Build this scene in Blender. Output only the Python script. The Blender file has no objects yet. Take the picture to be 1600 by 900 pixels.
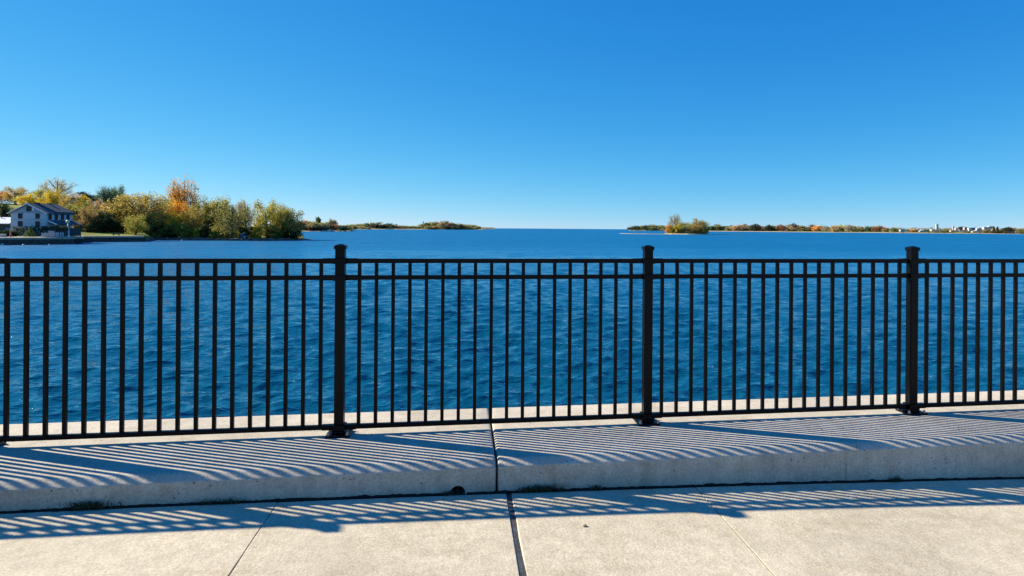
import bpy, bmesh, math, random
import numpy as np
from mathutils import Vector, Matrix

R = math.radians
S = bpy.context.scene
COL = S.collection

# ------------------------------------------------------------------ camera
# world axes: X along the railing, Y across it towards the lake, Z up, Z=0 is the top of the kerb
W_, H_, FPX = 1600.0, 900.0, 1015.0
CX, CY = 875.0, 357.3                      # principal point of the (cropped) photograph
TH = math.atan(FPX / (7610.0 - CX))        # camera yaw
ROLL = 0.0075
CAMH = 1.168
FW = Vector((math.sin(TH), math.cos(TH), 0))
RT = Vector((math.cos(TH), -math.sin(TH), 0))
UP = Vector((0, 0, 1))
cam_d = bpy.data.cameras.new('camera')
cam = bpy.data.objects.new('camera', cam_d)
COL.objects.link(cam)
r_ax = RT * math.cos(ROLL) + UP * math.sin(ROLL)
u_ax = UP * math.cos(ROLL) - RT * math.sin(ROLL)
b_ax = -FW
m = Matrix((r_ax, u_ax, b_ax)).transposed().to_4x4()
m.translation = (0, 0, CAMH)
cam.matrix_world = m
cam_d.sensor_width = 36
cam_d.lens = 36 * FPX / W_
cam_d.shift_x = -(CX - W_ / 2) / W_
cam_d.shift_y = -(H_ / 2 - CY) / W_
cam_d.clip_start = 0.05
cam_d.clip_end = 60000
S.camera = cam


def px(x, y):
    dx, dy = x - CX, y - CY
    return (dx + dy * ROLL) / FPX, (dy - dx * ROLL) / FPX


def at(x, D, z=None, y=None):
    """world point seen at photo column x, D metres ahead; height from row y or given"""
    tx, ty = px(x, 357 if y is None else y)
    p = FW * D + RT * (tx * D)
    return Vector((p.x, p.y, (CAMH - ty * D) if z is None else z))


def zat(x, y, D):
    return CAMH - px(x, y)[1] * D


WATER = -3.232

# ------------------------------------------------------------------ light
SUN = Vector((-1.598, 0.727, 1.0)).normalized()
elev = math.asin(SUN.z)
sun_d = bpy.data.lights.new('sun', 'SUN')
sun_d.energy = 5.0
sun_d.angle = R(0.53)
sun_d.color = (1.0, 0.905, 0.735)
sun = bpy.data.objects.new('sun', sun_d)
sun.rotation_euler = (-SUN).to_track_quat('-Z', 'Y').to_euler()
sun.location = SUN * 50
COL.objects.link(sun)

world = bpy.data.worlds.new('World')
S.world = world
world.use_nodes = True
nt = world.node_tree
nt.nodes.clear()
sky = nt.nodes.new('ShaderNodeTexSky')
sky.sky_type = 'NISHITA'
sky.sun_disc = False
sky.sun_elevation = elev
sky.sun_rotation = math.atan2(SUN.x, SUN.y)
sky.altitude = 0
sky.air_density = 0.6
sky.dust_density = 0.0
sky.ozone_density = 2.0
# colour response of the camera: the clear sky grades from pale to saturated blue
sp_ = nt.nodes.new('ShaderNodeSeparateColor')
cb_ = nt.nodes.new('ShaderNodeCombineColor')
nt.links.new(sky.outputs[0], sp_.inputs[0])
for i_, (gain, gam) in enumerate(((0.454, 1.58), (0.462, 0.73), (0.540, 0.35))):
    pw = nt.nodes.new('ShaderNodeMath'); pw.operation = 'POWER'
    ml = nt.nodes.new('ShaderNodeMath'); ml.operation = 'MULTIPLY'
    nt.links.new(sp_.outputs[i_], pw.inputs[0]); pw.inputs[1].default_value = gam
    nt.links.new(pw.outputs[0], ml.inputs[0]); ml.inputs[1].default_value = 10 * gain * 0.1 ** gam
    nt.links.new(ml.outputs[0], cb_.inputs[i_])
bgn = nt.nodes.new('ShaderNodeBackground')
bgn.inputs['Strength'].default_value = 0.10
wo = nt.nodes.new('ShaderNodeOutputWorld')
nt.links.new(cb_.outputs[0], bgn.inputs['Color'])
nt.links.new(bgn.outputs[0], wo.inputs['Surface'])

S.view_settings.view_transform = 'Standard'
S.view_settings.look = 'None'
S.view_settings.gamma = 1
S.view_settings.use_curve_mapping = False
S.view_settings.exposure = 0.95
S.cycles.max_bounces = 6
S.cycles.transparent_max_bounces = 4
S.cycles.caustics_reflective = False
S.cycles.caustics_refractive = False


# ------------------------------------------------------------------ helpers
def tag(o, label=None, cat=None, group=None, kind=None):
    if label: o['label'] = label
    if cat: o['category'] = cat
    if group: o['group'] = group
    if kind: o['kind'] = kind
    return o


def empty(name, loc=(0, 0, 0), rz=0):
    o = bpy.data.objects.new(name, None)
    o.location = loc
    o.rotation_euler = (0, 0, rz)
    o.empty_display_size = 0.2
    COL.objects.link(o)
    return o


def link(name, me, parent=None, loc=(0, 0, 0)):
    o = bpy.data.objects.new(name, me)
    o.location = loc
    COL.objects.link(o)
    if parent: o.parent = parent
    return o


class MB:
    def __init__(s):
        s.v, s.f, s.m = [], [], []

    def box(s, x0, x1, y0, y1, z0, z1, mi=0):
        b = len(s.v)
        s.v += [(x0, y0, z0), (x1, y0, z0), (x1, y1, z0), (x0, y1, z0),
                (x0, y0, z1), (x1, y0, z1), (x1, y1, z1), (x0, y1, z1)]
        s.f += [tuple(b + i for i in q) for q in
                ((0, 3, 2, 1), (4, 5, 6, 7), (0, 1, 5, 4), (1, 2, 6, 5), (2, 3, 7, 6), (3, 0, 4, 7))]
        s.m += [mi] * 6
        return s

    def poly(s, pts, mi=0):
        b = len(s.v)
        s.v += [tuple(p) for p in pts]
        s.f.append(tuple(range(b, b + len(pts))))
        s.m.append(mi)
        return s

    def prism(s, pts, d, mi=0):
        """pts: planar loop, d: extrusion vector"""
        n = len(pts); b = len(s.v); d = Vector(d)
        s.v += [tuple(p) for p in pts] + [tuple(Vector(p) + d) for p in pts]
        s.f.append(tuple(range(b + n - 1, b - 1, -1)))
        s.f.append(tuple(range(b + n, b + 2 * n)))
        for i in range(n):
            j = (i + 1) % n
            s.f.append((b + i, b + j, b + n + j, b + n + i))
        s.m += [mi] * (n + 2)
        return s

    def tube(s, path, radii, n=6, mi=0, cap=True):
        b0 = len(s.v)
        P = [Vector(p) for p in path]
        ref = Vector((0.31, 0.95, 0.05)).normalized()
        for i, p in enumerate(P):
            t = (P[min(i + 1, len(P) - 1)] - P[max(i - 1, 0)])
            t = t.normalized() if t.length > 1e-9 else Vector((0, 0, 1))
            a = t.cross(ref)
            a = a.normalized() if a.length > 1e-4 else Vector((1, 0, 0))
            c = t.cross(a)
            for k in range(n):
                w = 2 * math.pi * k / n
                s.v.append(tuple(p + (a * math.cos(w) + c * math.sin(w)) * radii[i]))
        for i in range(len(P) - 1):
            for k in range(n):
                k2 = (k + 1) % n
                s.f.append((b0 + i * n + k, b0 + i * n + k2, b0 + (i + 1) * n + k2, b0 + (i + 1) * n + k))
                s.m.append(mi)
        if cap:
            s.f.append(tuple(b0 + k for k in range(n - 1, -1, -1)))
            s.f.append(tuple(b0 + (len(P) - 1) * n + k for k in range(n)))
            s.m += [mi, mi]
        return s

    def mesh(s, name, mats, smooth=False, bevel=0, seg=2):
        me = bpy.data.meshes.new(name)
        me.from_pydata(s.v, [], s.f)
        for mt in (mats if isinstance(mats, (list, tuple)) else [mats]): me.materials.append(mt)
        me.polygons.foreach_set('material_index', s.m)
        bm = bmesh.new(); bm.from_mesh(me)
        bmesh.ops.recalc_face_normals(bm, faces=bm.faces)
        if bevel:
            bmesh.ops.bevel(bm, geom=list(bm.edges), offset=bevel, segments=seg, profile=0.5, affect='EDGES', clamp_overlap=True)
        bm.to_mesh(me); bm.free()
        if smooth: me.polygons.foreach_set('use_smooth', [True] * len(me.polygons))
        me.update()
        return me

    def build(s, name, mats, parent=None, loc=(0, 0, 0), smooth=False, bevel=0, seg=2):
        return link(name, s.mesh(name, mats, smooth, bevel, seg), parent, loc)


def np_mesh(name, verts, quads, mats, mi=None, smooth=False):
    me = bpy.data.meshes.new(name)
    me.vertices.add(len(verts))
    me.vertices.foreach_set('co', np.asarray(verts, np.float32).ravel())
    k = quads.shape[1]
    me.loops.add(quads.size)
    me.loops.foreach_set('vertex_index', quads.astype(np.int32).ravel())
    me.polygons.add(len(quads))
    me.polygons.foreach_set('loop_start', np.arange(0, quads.size, k, dtype=np.int32))
    for mt in mats: me.materials.append(mt)
    if mi is not None: me.polygons.foreach_set('material_index', mi.astype(np.int32))
    if smooth: me.polygons.foreach_set('use_smooth', np.ones(len(quads), bool))
    me.update(calc_edges=True)
    me.validate()
    return me


# ------------------------------------------------------------------ materials
def mat(name, color=(0.5, 0.5, 0.5), rough=0.7, metal=0.0, spec=0.5):
    mt = bpy.data.materials.new(name)
    mt.use_nodes = True
    b = mt.node_tree.nodes['Principled BSDF']
    b.inputs['Base Color'].default_value = (*color, 1)
    b.inputs['Roughness'].default_value = rough
    b.inputs['Metallic'].default_value = metal
    b.inputs['Specular IOR Level'].default_value = spec
    return mt


class NB:
    """tiny node builder"""
    def __init__(s, mt):
        s.t = mt.node_tree; s.b = s.t.nodes['Principled BSDF']
        s.out = s.t.nodes['Material Output']

    def n(s, kind, **kw):
        nd = s.t.nodes.new(kind)
        for k, v in kw.items():
            if k.startswith('i_'):
                nd.inputs[k[2:].replace('_', ' ')].default_value = v
            else:
                setattr(nd, k, v)
        return nd

    def l(s, a, b): s.t.links.new(a, b)

    def coord(s, scale=(1, 1, 1), rot=(0, 0, 0), what='Object'):
        tc = s.n('ShaderNodeTexCoord'); mp = s.n('ShaderNodeMapping')
        mp.inputs['Scale'].default_value = scale
        mp.inputs['Rotation'].default_value = rot
        s.l(tc.outputs[what], mp.inputs['Vector'])
        return mp.outputs[0]

    def noise(s, vec, scale, detail=4, rough=0.55):
        nd = s.n('ShaderNodeTexNoise', i_Scale=scale, i_Detail=detail, i_Roughness=rough)
        s.l(vec, nd.inputs['Vector'])
        return nd.outputs['Fac']

    def ramp(s, fac, *stops):
        nd = s.n('ShaderNodeValToRGB')
        cr = nd.color_ramp
        while len(cr.elements) < len(stops): cr.elements.new(0.5)
        for e, (p, c) in zip(cr.elements, stops):
            e.position = p
            e.color = (*c, 1) if isinstance(c, tuple) else (c, c, c, 1)
        s.l(fac, nd.inputs[0])
        return nd.outputs[0]

    def mix(s, a, b, fac=1.0, mode='MULTIPLY'):
        nd = s.n('ShaderNodeMix', data_type='RGBA', blend_type=mode)
        if isinstance(fac, (int, float)): nd.inputs[0].default_value = fac
        else: s.l(fac, nd.inputs[0])
        for v, i in ((a, 6), (b, 7)):
            if isinstance(v, tuple): nd.inputs[i].default_value = (*v, 1)
            else: s.l(v, nd.inputs[i])
        return nd.outputs[2]

    def math(s, op, a, b=0.0):
        nd = s.n('ShaderNodeMath', operation=op)
        for v, i in ((a, 0), (b, 1)):
            if isinstance(v, (int, float)): nd.inputs[i].default_value = v
            else: s.l(v, nd.inputs[i])
        return nd.outputs[0]

    def bump(s, h, strength=0.3, dist=0.01, prev=None):
        nd = s.n('ShaderNodeBump', i_Strength=strength, i_Distance=dist)
        s.l(h, nd.inputs['Height'])
        if prev: s.l(prev, nd.inputs['Normal'])
        return nd.outputs[0]

    def color(s, sock): s.l(sock, s.b.inputs['Base Color'])
    def normal(s, sock): s.l(sock, s.b.inputs['Normal'])
    def rough(s, sock): s.l(sock, s.b.inputs['Roughness'])


def concrete(name, base, broom=None, pits=True, stain=1.0):
    mt = mat(name, base, 0.88, spec=0.25)
    q = NB(mt)
    v = q.coord(what='Object')
    geo = q.n('ShaderNodeNewGeometry')
    v = geo.outputs['Position']
    big = q.ramp(q.noise(v, 1.3, 5, 0.6), (0.3, 1 - 0.22 * stain), (0.7, 1.08))
    mid = q.ramp(q.noise(v, 14, 6, 0.65), (0.3, 0.86), (0.7, 1.10))
    fine = q.ramp(q.noise(v, 85, 5, 0.8), (0.34, 0.73), (0.66, 1.20))
    c = q.mix(q.mix(q.mix(base, big), mid), fine)
    oi = q.n('ShaderNodeObjectInfo')
    c = q.mix(c, q.ramp(oi.outputs['Random'], (0.0, 0.95), (1.0, 1.04)))
    blot = q.ramp(q.noise(v, 4.5, 6, 0.7), (0.50, (1.0, 1.0, 1.0)), (0.72, (0.84, 0.81, 0.76)))
    c = q.mix(c, blot)
    sepn = q.n('ShaderNodeSeparateXYZ'); q.l(geo.outputs['Normal'], sepn.inputs[0])
    mv = q.n('ShaderNodeMapping'); mv.inputs['Scale'].default_value = (16, 3, 1.6); q.l(v, mv.inputs['Vector'])
    drip = q.ramp(q.noise(mv.outputs[0], 1.0, 5, 0.65), (0.42, 1.0), (0.66, 0.84))
    c = q.mix(c, q.mix((1, 1, 1), drip, q.math('LESS_THAN', sepn.outputs[2], 0.3), 'MIX'))
    # darker speckles of aggregate and dirt
    vo = q.n('ShaderNodeTexVoronoi', i_Scale=55.0); q.l(v, vo.inputs['Vector'])
    gate = q.ramp(q.noise(v, 9, 2), (0.52, 0.0), (0.62, 1.0))
    spk = q.ramp(vo.outputs['Distance'], (0.05, 1.0), (0.16, 0.0))
    c = q.mix(c, (0.09, 0.075, 0.06), q.math('MULTIPLY', q.math('MULTIPLY', spk, gate), 0.8), 'MIX')
    h = q.noise(v, 110, 4, 0.75)
    nb = q.bump(h, 0.55, 0.004)
    if broom:
        mp = q.n('ShaderNodeMapping'); mp.inputs['Scale'].default_value = broom
        q.l(v, mp.inputs['Vector'])
        bn = q.noise(mp.outputs[0], 1.0, 4, 0.6)
        c = q.mix(c, q.ramp(bn, (0.3, 0.95), (0.7, 1.05)))
        nb = q.bump(bn, 0.25, 0.003, nb)
    if pits:
        vp = q.n('ShaderNodeTexVoronoi', i_Scale=26.0, i_Randomness=1.0); q.l(v, vp.inputs['Vector'])
        pg = q.ramp(q.noise(v, 17, 2), (0.5, 0.0), (0.58, 1.0))
        pit = q.math('MULTIPLY', q.ramp(vp.outputs['Distance'], (0.07, 1.0), (0.13, 0.0)), pg)
        c = q.mix(c, (0.05, 0.045, 0.04), q.math('MULTIPLY', pit, 0.9), 'MIX')
        nb = q.bump(q.math('SUBTRACT', 1.0, pit), 0.8, 0.006, nb)
    q.color(c); q.normal(nb)
    return mt


def noisy(name, base, rough=0.75, scale=8.0, lo=0.75, hi=1.2, bump=0.2, dist=0.01, metal=0.0, spec=0.4):
    mt = mat(name, base, rough, metal, spec)
    q = NB(mt)
    v = q.coord()
    f = q.noise(v, scale, 5, 0.6)
    q.color(q.mix(base, q.ramp(f, (0.3, lo), (0.7, hi))))
    if bump: q.normal(q.bump(q.noise(v, scale * 4, 4), bump, dist))
    return mt


M = {}
M['curb'] = concrete('curb_concrete', (0.60, 0.53, 0.42), None, True)
M['walk'] = concrete('sidewalk_concrete', (0.61, 0.53, 0.385), (60, 14, 14), False, 0.7)
M['filler'] = noisy('joint_sealant', (0.055, 0.053, 0.055), 0.6, 30, 0.6, 1.6, 0.5, 0.01)
M['dirt'] = noisy('joint_dirt', (0.010, 0.0085, 0.007), 0.95, 60, 0.5, 1.6, 0.8, 0.02)
M['black'] = noisy('black_powder_coat', (0.002, 0.002, 0.0024), 0.34, 60, 0.8, 1.5, 0.12, 0.002, spec=0.12)
M['steel'] = mat('zinc_bolt', (0.42, 0.42, 0.43), 0.35, 0.9)
M['grassblade'] = noisy('grass_blade', (0.040, 0.042, 0.014), 0.8, 30, 0.5, 1.6, 0)
M['wallstone'] = noisy('causeway_wall', (0.32, 0.29, 0.25), 0.9, 3, 0.8, 1.15, 0.4, 0.02)


def leaf_mat(name, transl=0.48):
    mt = mat(name, (0.1, 0.1, 0.03), 0.75, spec=0.15)
    q = NB(mt)
    oi = q.n('ShaderNodeObjectInfo')
    geo = q.n('ShaderNodeNewGeometry')
    v = q.coord()
    rnd = q.ramp(geo.outputs['Random Per Island'], (0.0, 0.55), (0.5, 1.0), (1.0, 1.5))
    cl = q.ramp(q.noise(v, 0.55, 3, 0.6), (0.3, (0.62, 0.74, 0.75)), (0.5, (1.0, 1.0, 1.0)), (0.7, (1.32, 1.15, 0.85)))
    c = q.mix(q.mix(oi.outputs['Color'], rnd), cl)
    q.color(c)
    tr = q.n('ShaderNodeBsdfTranslucent')
    q.l(c, tr.inputs['Color'])
    mx = q.n('ShaderNodeMixShader'); mx.inputs[0].default_value = transl
    q.l(q.b.outputs[0], mx.inputs[1]); q.l(tr.outputs[0], mx.inputs[2])
    q.l(mx.outputs[0], q.out.inputs['Surface'])
    return mt


M['leaf'] = leaf_mat('autumn_leaves')
M['bark'] = noisy('bark', (0.075, 0.06, 0.048), 0.9, 4, 0.6, 1.4, 0.4, 0.05)
M['stone'] = noisy('shore_stone', (0.16, 0.145, 0.125), 0.9, 1.2, 0.55, 1.4, 0.5, 0.1)
M['timber'] = noisy('seawall_timber', (0.075, 0.068, 0.062), 0.85, 1.5, 0.6, 1.5, 0.4, 0.05)
M['cap'] = noisy('seawall_cap', (0.40, 0.33, 0.24), 0.85, 1.2, 0.8, 1.15, 0.3, 0.03)
M['siding'] = noisy('painted_siding', (0.50, 0.555, 0.575), 0.6, 2.0, 0.9, 1.08, 0.1, 0.02)
M['gablepaint'] = noisy('gable_siding', (0.34, 0.37, 0.39), 0.6, 2.0, 0.9, 1.08, 0.1, 0.02)
M['trim'] = mat('white_trim', (0.78, 0.77, 0.74), 0.5)
M['shingle'] = noisy('roof_shingle', (0.065, 0.076, 0.092), 0.85, 3.0, 0.7, 1.35, 0.4, 0.03)
M['glass'] = mat('window_glass', (0.008, 0.010, 0.014), 0.12, spec=0.25)
M['dark'] = noisy('dark_paint', (0.03, 0.03, 0.035), 0.6, 2, 0.7, 1.3, 0.1)
M['whitemetal'] = mat('white_metal', (0.75, 0.76, 0.78), 0.4)
M['greyroof'] = noisy('old_shingle', (0.20, 0.17, 0.14), 0.85, 2.0, 0.75, 1.25, 0.3, 0.03)
M['globe'] = mat('lamp_globe', (0.85, 0.56, 0.36), 0.3)
M['blue'] = mat('blue_paint', (0.05, 0.13, 0.36), 0.5)
M['whitepaint'] = noisy('white_paint', (0.62, 0.61, 0.59), 0.55, 0.3, 0.93, 1.05, 0)
M['bluewall'] = noisy('blue_cladding', (0.10, 0.16, 0.27), 0.5, 0.2, 0.8, 1.2, 0)
M['tanwall'] = noisy('tan_wall', (0.45, 0.36, 0.27), 0.7, 0.2, 0.85, 1.15, 0)
M['greywall'] = noisy('grey_wall', (0.42, 0.43, 0.44), 0.7, 0.2, 0.85, 1.15, 0)
M['pebble'] = noisy('pebble_stone', (0.40, 0.27, 0.13), 0.7, 90, 0.6, 1.3, 0.3, 0.002)
M['red'] = mat('faded_red', (0.45, 0.16, 0.12), 0.6)


def ground_mat():
    mt = mat('lawn_ground', (0.1, 0.12, 0.03), 0.95, spec=0.1)
    q = NB(mt)
    geo = q.n('ShaderNodeNewGeometry')
    v = geo.outputs['Position']
    c = q.ramp(q.noise(v, 0.12, 4, 0.6), (0.40, (0.24, 0.26, 0.04)), (0.56, (0.15, 0.17, 0.035)), (0.72, (0.15, 0.10, 0.045)))
    c = q.mix(c, q.ramp(q.noise(v, 3.0, 4, 0.7), (0.3, 0.7), (0.7, 1.25)))
    q.color(c); q.normal(q.bump(q.noise(v, 6, 4), 0.6, 0.1))
    return mt


M['ground'] = ground_mat()
M['sand'] = noisy('beach_sand', (0.42, 0.33, 0.23), 0.95, 0.3, 0.75, 1.2, 0.3, 0.05)


def water_mat():
    mt = mat('lake_water', (0.002, 0.062, 0.135), 0.06, spec=0.5)
    q = NB(mt)
    q.b.inputs['IOR'].default_value = 1.28
    geo = q.n('ShaderNodeNewGeometry')
    pos = geo.outputs['Position']
    ln = q.n('ShaderNodeVectorMath', operation='LENGTH'); q.l(pos, ln.inputs[0])
    d = ln.outputs['Value']

    def rng(a, b, lo, hi):
        nd = q.n('ShaderNodeMapRange', interpolation_type='SMOOTHSTEP')
        for i, vv in zip((1, 2, 3, 4), (a, b, lo, hi)): nd.inputs[i].default_value = vv
        q.l(d, nd.inputs[0])
        return nd.outputs[0]
    mp = q.n('ShaderNodeMapping')
    mp.inputs['Rotation'].default_value = (0, 0, TH)
    mp.inputs['Scale'].default_value = (0.45, 1.0, 1.0)
    q.l(pos, mp.inputs['Vector'])
    vec = mp.outputs[0]
    n1 = q.noise(vec, 3.2, 3, 0.55)       # ripples of about 0.3 m
    n2 = q.noise(vec, 0.8, 4, 0.6)        # chop of a metre or so, carried by the material far out
    n3 = q.noise(vec, 0.06, 4, 0.55)      # wind streaks
    n0 = q.noise(vec, 9.0, 3, 0.6)
    nb = q.bump(n1, 1.0, 0.12, q.bump(n0, 0.8, 0.03))
    b2 = q.n('ShaderNodeBump', i_Distance=0.5)
    q.l(n2, b2.inputs['Height']); q.l(nb, b2.inputs['Normal'])
    q.l(rng(25, 160, 0.2, 0.4), b2.inputs['Strength'])
    # wind chop far out, in patches
    mp4 = q.n('ShaderNodeMapping'); mp4.inputs['Rotation'].default_value = (0, 0, TH + 0.12); mp4.inputs['Scale'].default_value = (0.30, 1.0, 1.0)
    q.l(pos, mp4.inputs['Vector'])
    n4 = q.noise(mp4.outputs[0], 0.10, 6, 0.62)
    b4 = q.n('ShaderNodeBump', i_Distance=3.0)
    q.l(n4, b4.inputs['Height']); q.l(b2.outputs[0], b4.inputs['Normal'])
    q.l(rng(35, 200, 0.0, 0.9), b4.inputs['Strength'])
    q.normal(b4.outputs[0])
    # body colour turns bluer and brighter with distance, standing in for reflected sky
    q.color(q.mix((0.002, 0.068, 0.130), (0.001, 0.122, 0.275), rng(14, 130, 0.0, 1.0), 'MIX'))
    q.rough(q.math('ADD', rng(16, 200, 0.05, 0.40), q.math('MULTIPLY', q.math('SUBTRACT', n3, 0.5), 0.25)))
    return mt


M['water'] = water_mat()


# ------------------------------------------------------------------ water: one displaced sheet reaching the horizon
def build_water():
    rs = [4.6]
    while rs[-1] < 420: rs.append(rs[-1] * 1.0044)
    nfine = len(rs)
    while rs[-1] < 40000: rs.append(rs[-1] * 1.25)
    r = np.array(rs)
    ang = np.linspace(R(-64), R(58), 560)
    rr, aa = np.meshgrid(r, ang, indexing='ij')
    base = TH                                     # straight ahead
    X = rr * np.sin(aa + base); Y = rr * np.cos(aa + base)
    Zv = np.zeros_like(X)
    dX = np.zeros_like(X); dY = np.zeros_like(X)
    sp = np.maximum(rr * 0.0044, rr * (ang[1] - ang[0]))
    g = np.random.default_rng(11)
    n = 120
    for i in range(n):
        lam = 0.24 * (2.6 / 0.24) ** ((i + g.random()) / n)
        th = TH + math.pi + g.normal(0.0, R(38))          # towards the viewer
        kx, ky = math.sin(th), math.cos(th)
        k = 2 * math.pi / lam
        s_ = 0.042 * (0.45 if lam > 1.5 else 1.0)
        a = s_ / k
        fade = np.clip((lam / sp - 3.0) / 3.0, 0, 1)
        if not fade.any(): continue
        ph = k * (kx * X + ky * Y) + g.random() * 6.283
        Zv += a * fade * np.cos(ph)
        dX -= 0.9 * a * fade * kx * np.sin(ph)
        dY -= 0.9 * a * fade * ky * np.sin(ph)
    v = np.stack([X + dX, Y + dY, WATER + Zv], -1).reshape(-1, 3)
    nr, na = rr.shape
    i = np.arange(nr - 1)[:, None] * na + np.arange(na - 1)[None, :]
    q = np.stack([i, i + 1, i + na + 1, i + na], -1).reshape(-1, 4)[:, ::-1]
    me = np_mesh('water', v, q, [M['water']], smooth=True)
    return tag(link('water', me), kind='structure')


build_water()


# ------------------------------------------------------------------ causeway: kerb, sidewalk, retaining wall
def zsw(x):
    x = max(-3.2, min(5.0, x)) - 0.248
    return -(0.154 + 0.01832 * x + 0.0025 * x * x)


YF = 3.80
CURB_FACE = 3.262
prof = [(CURB_FACE, -0.40), (CURB_FACE, -0.0325), (3.2645, -0.0285), (3.273, -0.0228), (3.285, -0.0150), (3.297, -0.0078), (3.3075, -0.0030),
        (3.319, -0.0006), (3.335, 0.0), (3.8, 0.0), (4.236, 0.0), (4.249, -0.004), (4.256, -0.013), (4.257, -0.45)]


def curb_mesh(x0, x1, name):
    g = random.Random(name + str(x0))
    xs = [x0, x0 + 0.002, x0 + 0.006, x0 + 0.014]
    ins = [0.011, 0.006, 0.002, 0.0]
    x = x0 + 0.06
    while x < x1 - 0.08:
        xs.append(x); ins.append(0.0); x += 0.05
    xs += [x1 - 0.014, x1 - 0.006, x1 - 0.002, x1]; ins += [0.0, 0.002, 0.006, 0.011]
    mb = MB(); n = len(prof)
    for X, i_ in zip(xs, ins):
        wob = [g.gauss(0, 0.0006) for _ in range(n)]
        for k, (y, z) in enumerate(prof):
            yy = y + (i_ if k < 8 else (-i_ if k > 10 else 0))
            zz = z - (i_ if 2 <= k <= 11 else 0)
            if k in (1, 2, 3, 4, 5): zz += wob[k]; yy += wob[k + 3] * 0.6
            mb.v.append((X, yy, zz))
    for a in range(len(xs) - 1):
        for k in range(n):
            k2 = (k + 1) % n
            mb.f.append((a * n + k, a * n + k2, (a + 1) * n + k2, (a + 1) * n + k)); mb.m.append(0)
    mb.f += [tuple(range(n)), tuple(range(len(xs) * n - 1, (len(xs) - 1) * n - 1, -1))]; mb.m += [0, 0]
    me = mb.mesh(name, M['curb'])
    return me


curb = tag(empty('curb', (0, 3.76, 0)), 'broad pale concrete kerb that carries the black railing', None, None, 'structure')
curb.location = (0, 0, 0)
CJ = 0.181
left_seg = link('curb_segment', curb_mesh(-9.0, CJ - 0.005, 'curb_segment'), curb)
right_seg = link('curb_segment', curb_mesh(CJ + 0.006, 12.0, 'curb_segment'), curb)


def bool_cut(o, cutters):
    obs = []
    for cme in cutters:
        c = bpy.data.objects.new('cutter', cme); COL.objects.link(c); obs.append(c)
        md = o.modifiers.new('cut', 'BOOLEAN'); md.operation = 'DIFFERENCE'; md.solver = 'EXACT'; md.object = c
    dg = bpy.context.evaluated_depsgraph_get(); dg.update()
    me = bpy.data.meshes.new_from_object(o.evaluated_get(dg))
    o.modifiers.clear(); old = o.data; o.data = me
    bpy.data.meshes.remove(old)
    for c in obs: bpy.data.objects.remove(c)


zc = zsw(-0.01)
hole = MB().tube([(-0.012, 3.0, zc - 0.002), (-0.012, 3.62, zc + 0.004)], [0.0375, 0.0375], 24).mesh('cutter', M['curb'])
bool_cut(left_seg, [hole])


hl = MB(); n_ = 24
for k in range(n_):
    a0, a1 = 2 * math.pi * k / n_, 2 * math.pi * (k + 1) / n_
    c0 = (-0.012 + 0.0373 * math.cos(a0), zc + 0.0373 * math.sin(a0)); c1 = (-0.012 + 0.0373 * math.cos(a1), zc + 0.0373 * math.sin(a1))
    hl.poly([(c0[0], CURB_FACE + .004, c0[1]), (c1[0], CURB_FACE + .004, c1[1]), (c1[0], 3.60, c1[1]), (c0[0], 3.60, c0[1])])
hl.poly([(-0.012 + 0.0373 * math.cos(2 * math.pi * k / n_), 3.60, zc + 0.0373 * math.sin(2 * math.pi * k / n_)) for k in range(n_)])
hl.build('drain_hole_shade', mat('hole_shade_black', (0.003, 0.003, 0.003), 0.9, spec=0.0), left_seg)  # near-black liner added so the drain hole reads as deep shade


def seam(x0, z0, z1):
    return MB().box(x0 - 0.0022, x0 + 0.0022, CURB_FACE - 0.02, CURB_FACE + 0.004, z0, z1).mesh('cutter', M['curb'])


bool_cut(right_seg, [seam(2.075, -0.5, -0.036)])
for o in (left_seg, right_seg):
    # smooth only along the rounded nose
    o.data.polygons.foreach_set('use_smooth', [abs(p.normal.x) < 0.2 and p.normal.z > 0.05 for p in o.data.polygons])

MB().box(CJ - 0.006, CJ + 0.007, 3.30, 4.22, -0.4, -0.035).build('joint_filler', M['filler'], curb)

walk = tag(empty('sidewalk'), kind='structure')
joints = [-8.5, -5.2, -4.1, -2.5, -0.854, 0.24, 1.213, 3.3, 4.2, 5.3, 6.4, 9.6]
YE = CURB_FACE - 0.022


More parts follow.
